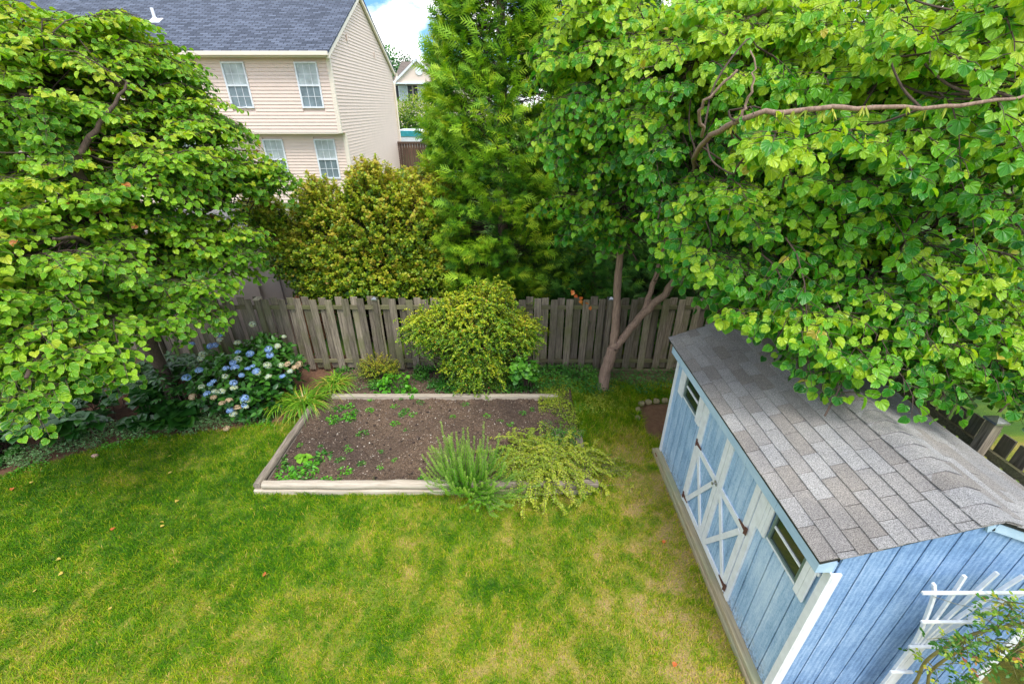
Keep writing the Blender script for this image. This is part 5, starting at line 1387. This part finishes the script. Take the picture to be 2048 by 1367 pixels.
sprawler('creeping_plant', 'small trailing yellow plant on the lawn beyond the right corner of the bed', 1.45, 5.45, .0, 40, (.25, .6), 14, M['sprawl'], (.02, .034), (1, .7), .12, cat='plant')
sprawler('green_herb', 'darker green herb at the back of the spreading yellow shrub', .85, 6.0, .06, 60, (.2, .4), 15, M['green'], (.022, .034), (1, .8), .38, cat='plant')
shrub('thyme', 'small lime green mound between the rosemary and the spreading shrub', 'plant', (-.12, 5.7, .05), [(-.08, 5.75, .10, .26, .2, .12)], 170, 65, M['lime'], DIAM, (.012, .022), Ln=(.06, .12), pitch=.01, droop=.0, per=2, up=.8)

# weeds in the raised bed: one built, the rest copied
def weed_proto(seed, mat, leaf, r, n):
    rs = np.random.RandomState(seed); P = []; T = []; N = []; S = []; LV = []
    for i in range(n):
        a = rs.rand() * 6.283; q = r * math.sqrt(rs.rand()); h_ = .015 + .04 * (1 - q / r) * rs.rand()
        P.append((q * math.cos(a), q * math.sin(a) * .8, h_)); T.append(unit(np.array([math.cos(a), math.sin(a), .1]) + rs.normal(size=3) * .5)); N.append(unit(np.array([0, 0, 1]) + rs.normal(size=3) * .35)); S.append(rs.uniform(*leaf)); LV.append(rs.rand())
    return leaves('weed', OVAL, P, T, N, S, mat, None, seed, LV)
WL = [(560, 930, 1.5), (575, 950, 1.5), (605, 940, 1.6), (622, 938, 1.5), (645, 912, 1.5), (638, 920, 1.0), (618, 962, 1.1), (652, 962, 1.1), (672, 960, .9), (585, 958, 1.2), (690, 888, .8), (688, 940, 1.3), (680, 918, .8), (697, 900, .7), (725, 868, 1.0), (697, 830, 1.4), (705, 835, 1.2), (665, 838, 1.2), (670, 842, 1),
      (740, 820, .9), (677, 815, 1.2), (698, 812, 1.0), (710, 822, .8), (762, 930, .7), (723, 925, .7), (790, 846, .8), (815, 857, .7), (790, 920, .6), (812, 822, .9), (826, 828, .8), (805, 828, .8), (845, 958, 1.0), (560, 915, 1.1), (745, 958, .8), (930, 805, .8), (975, 830, .8), (1000, 838, .7), (1020, 845, .7), (1045, 825, .7), (860, 812, .6), (1065, 815, .6), (790, 812, .9), (840, 805, .8), (905, 832, .6), (640, 890, .5), (600, 890, .5), (760, 900, .5)]
protos = []
for i, (px, py, s_) in enumerate(WL):
    loc = from_px(px, py, z=.06)
    if len(protos) < 4: o = weed_proto(500 + i, M['weed'] if i % 2 else M['green'], (.03, .05), .10, 60); protos.append(o)
    else: o = protos[i % 4].copy(); COL.objects.link(o)
    o.name = 'weed'
    o.location = (loc[0], loc[1], float(bed_z(loc[0], loc[1])) - .005); o.rotation_euler = (0, 0, random.uniform(0, 6.28)); o.scale = (s_, s_, s_)
    tag(o, 'low green weed growing out of the bare soil inside the raised bed', 'weed', 'weeds in the raised bed')
sq = rosette_plant('squash_seedling', 'pale lobed seedling leaf beside the left log of the bed', 'seedling', [(-3.62, 5.62, .12), (-3.55, 5.66, .10)], M['lime'], HEART, (.10, .16), 3, 77, .4)

# edging stones by the shed
rs = np.random.RandomState(17)
def stone(name, x, y, z, sx, sy, sz, mat, label, group=None, cat='stone', rz=0):
    bm_ = MB(); V = []; F = []
    import itertools
    nu, nv = 10, 7
    for j in range(nv + 1):
        ph = math.pi * j / nv
        for i in range(nu):
            a = 2 * math.pi * i / nu; c = math.cos(a); s = math.sin(a); e = .6
            p = np.array([math.copysign(abs(c) ** e, c) * math.sin(ph) ** .6, math.copysign(abs(s) ** e, s) * math.sin(ph) ** .6, math.copysign(abs(math.cos(ph)) ** .6, math.cos(ph))])
            V.append(tuple(p * (sx, sy, sz) * rs.uniform(.9, 1.06)))
    for j in range(nv):
        for i in range(nu): F.append((j * nu + i, (j + 1) * nu + i, (j + 1) * nu + (i + 1) % nu, j * nu + (i + 1) % nu))
    bm_.add(V, F); o = bm_.build(name, mat, None, smooth=False); o.location = (x, y, z); o.rotation_euler = (rs.normal() * .05, rs.normal() * .05, rz)
    return tag(o, label, cat, group)
M['stone'] = flat('mossy_tan_stone', (.30, .25, .13), .9, .4, 14)
M['pink_stone'] = flat('pinkish_stone', (.50, .30, .22), .8, .15, 20)
for i, (px, py) in enumerate(((1283, 806), (1297, 803), (1313, 801), (1330, 800), (1345, 800), (1276, 818), (1275, 835))):
    p = from_px(px, py, z=.05)
    stone('edging_stone', p[0], p[1], .045, .068 if i < 5 else .05, .05, .05, M['stone'], 'flat mossy tan stone in the short edging row beside the shed', 'edging stones beside the shed', rz=rs.normal() * .2)
p = from_px(190, 911, z=.02); stone('stone', p[0], p[1], .02, .05, .035, .03, M['pink_stone'], 'rounded pinkish stone lying alone on the lawn edge by the shaded bed')
p = from_px(1322, 912, z=.05); mb = MB(); mb.box(p[0] - .1, p[0] + .16, p[1] - .045, p[1] + .045, .01, .10); tag(mb.build('wood_block', M['orange_wood'], None, bevel=.006), 'short orange wood block beside the far corner of the shed', 'block')

# fallen leaves on the lawn
lab = {'y': 'fallen yellow leaf lying on the lawn', 'o': 'fallen orange leaf lying on the lawn'}
proto = {}
for (px, py, c) in ((60, 966, 'y'), (113, 1118, 'y'), (126, 1144, 'y'), (68, 1183, 'y'), (356, 1000, 'y'), (530, 1149, 'o'), (321, 1053, 'y'), (192, 890, 'y'), (25, 975, 'o'), (340, 946, 'y'), (338, 912, 'y'), (222, 1060, 'o'), (320, 1044, 'y'), (220, 1218, 'y'), (1330, 1085, 'o'), (1345, 1330, 'o')):
    p = from_px(px, py, z=.04)
    if c not in proto:
        o = leaves('fallen_leaf', HEART_LO, [(0, 0, 0)], [(1, 0, .15)], [(0, .25, 1)], [.05], M['yellow_leaf'] if c == 'y' else M['orange_leaf'], None, 5); proto[c] = o
    else: o = proto[c].copy(); COL.objects.link(o)
    o.location = (p[0], p[1], float(ground_z(p[0], p[1])) + .045); o.rotation_euler = (random.uniform(-.3, .3), random.uniform(-.3, .3), random.uniform(0, 6)); s_ = random.uniform(.7, 1.15); o.scale = (s_,) * 3
    tag(o, lab[c], 'leaf', 'fallen yellow leaves on the lawn' if c == 'y' else 'fallen orange leaves on the lawn')

# seed pods hanging from the long limb of the forked redbud
rs = np.random.RandomState(77)
rb = bpy.data.objects['redbud_tree.001']
limb = curve([(2.1, 5.4, 4.95), (1.97, 4.25, 5.3), (2.3, 4.0, 5.38), (2.8, 3.85, 5.4), (3.5, 3.7, 5.42)], 20)
POD = (np.array([(0, 0, 0), (.07, .2, .01), (.085, .6, .015), (0, 1, 0), (-.085, .6, .015), (-.07, .2, .01)]), np.array([(0, 1, 5), (1, 2, 5), (2, 4, 5), (2, 3, 4)]), np.ones(6))
for _ in range(24):
    P = []; T = []; N = []; S = []
    q = limb[rs.randint(12, len(limb) - 4)] + rs.normal(size=3) * (.02, .02, .008)
    for k in range(rs.randint(2, 6)):
        P.append(q + rs.normal(size=3) * .006); T.append(unit(np.array([rs.normal() * .3, rs.normal() * .3, -1]))); N.append(unit(rs.normal(size=3) + (0, -1, 0))); S.append(rs.uniform(.07, .11))
    leaves('seed_pods', POD, P, T, N, S, M['pod'], rb, 3 + _)

P = []; T = []; N = []; S = []
for k in range(9):
    q = np.array(from_px(1138 + k * 5, 574 + k * 5, Y=7.5)); P.append(q + rs.normal(size=3) * .02); T.append(unit(rs.normal(size=3) * .5 + (0, 0, -.8))); N.append(unit(np.array([0, -.6, .6]) + rs.normal(size=3) * .3)); S.append(.07)
leaves('orange_leaves', HEART_LO, P, T, N, S, M['orange_leaf'], rb, 6)
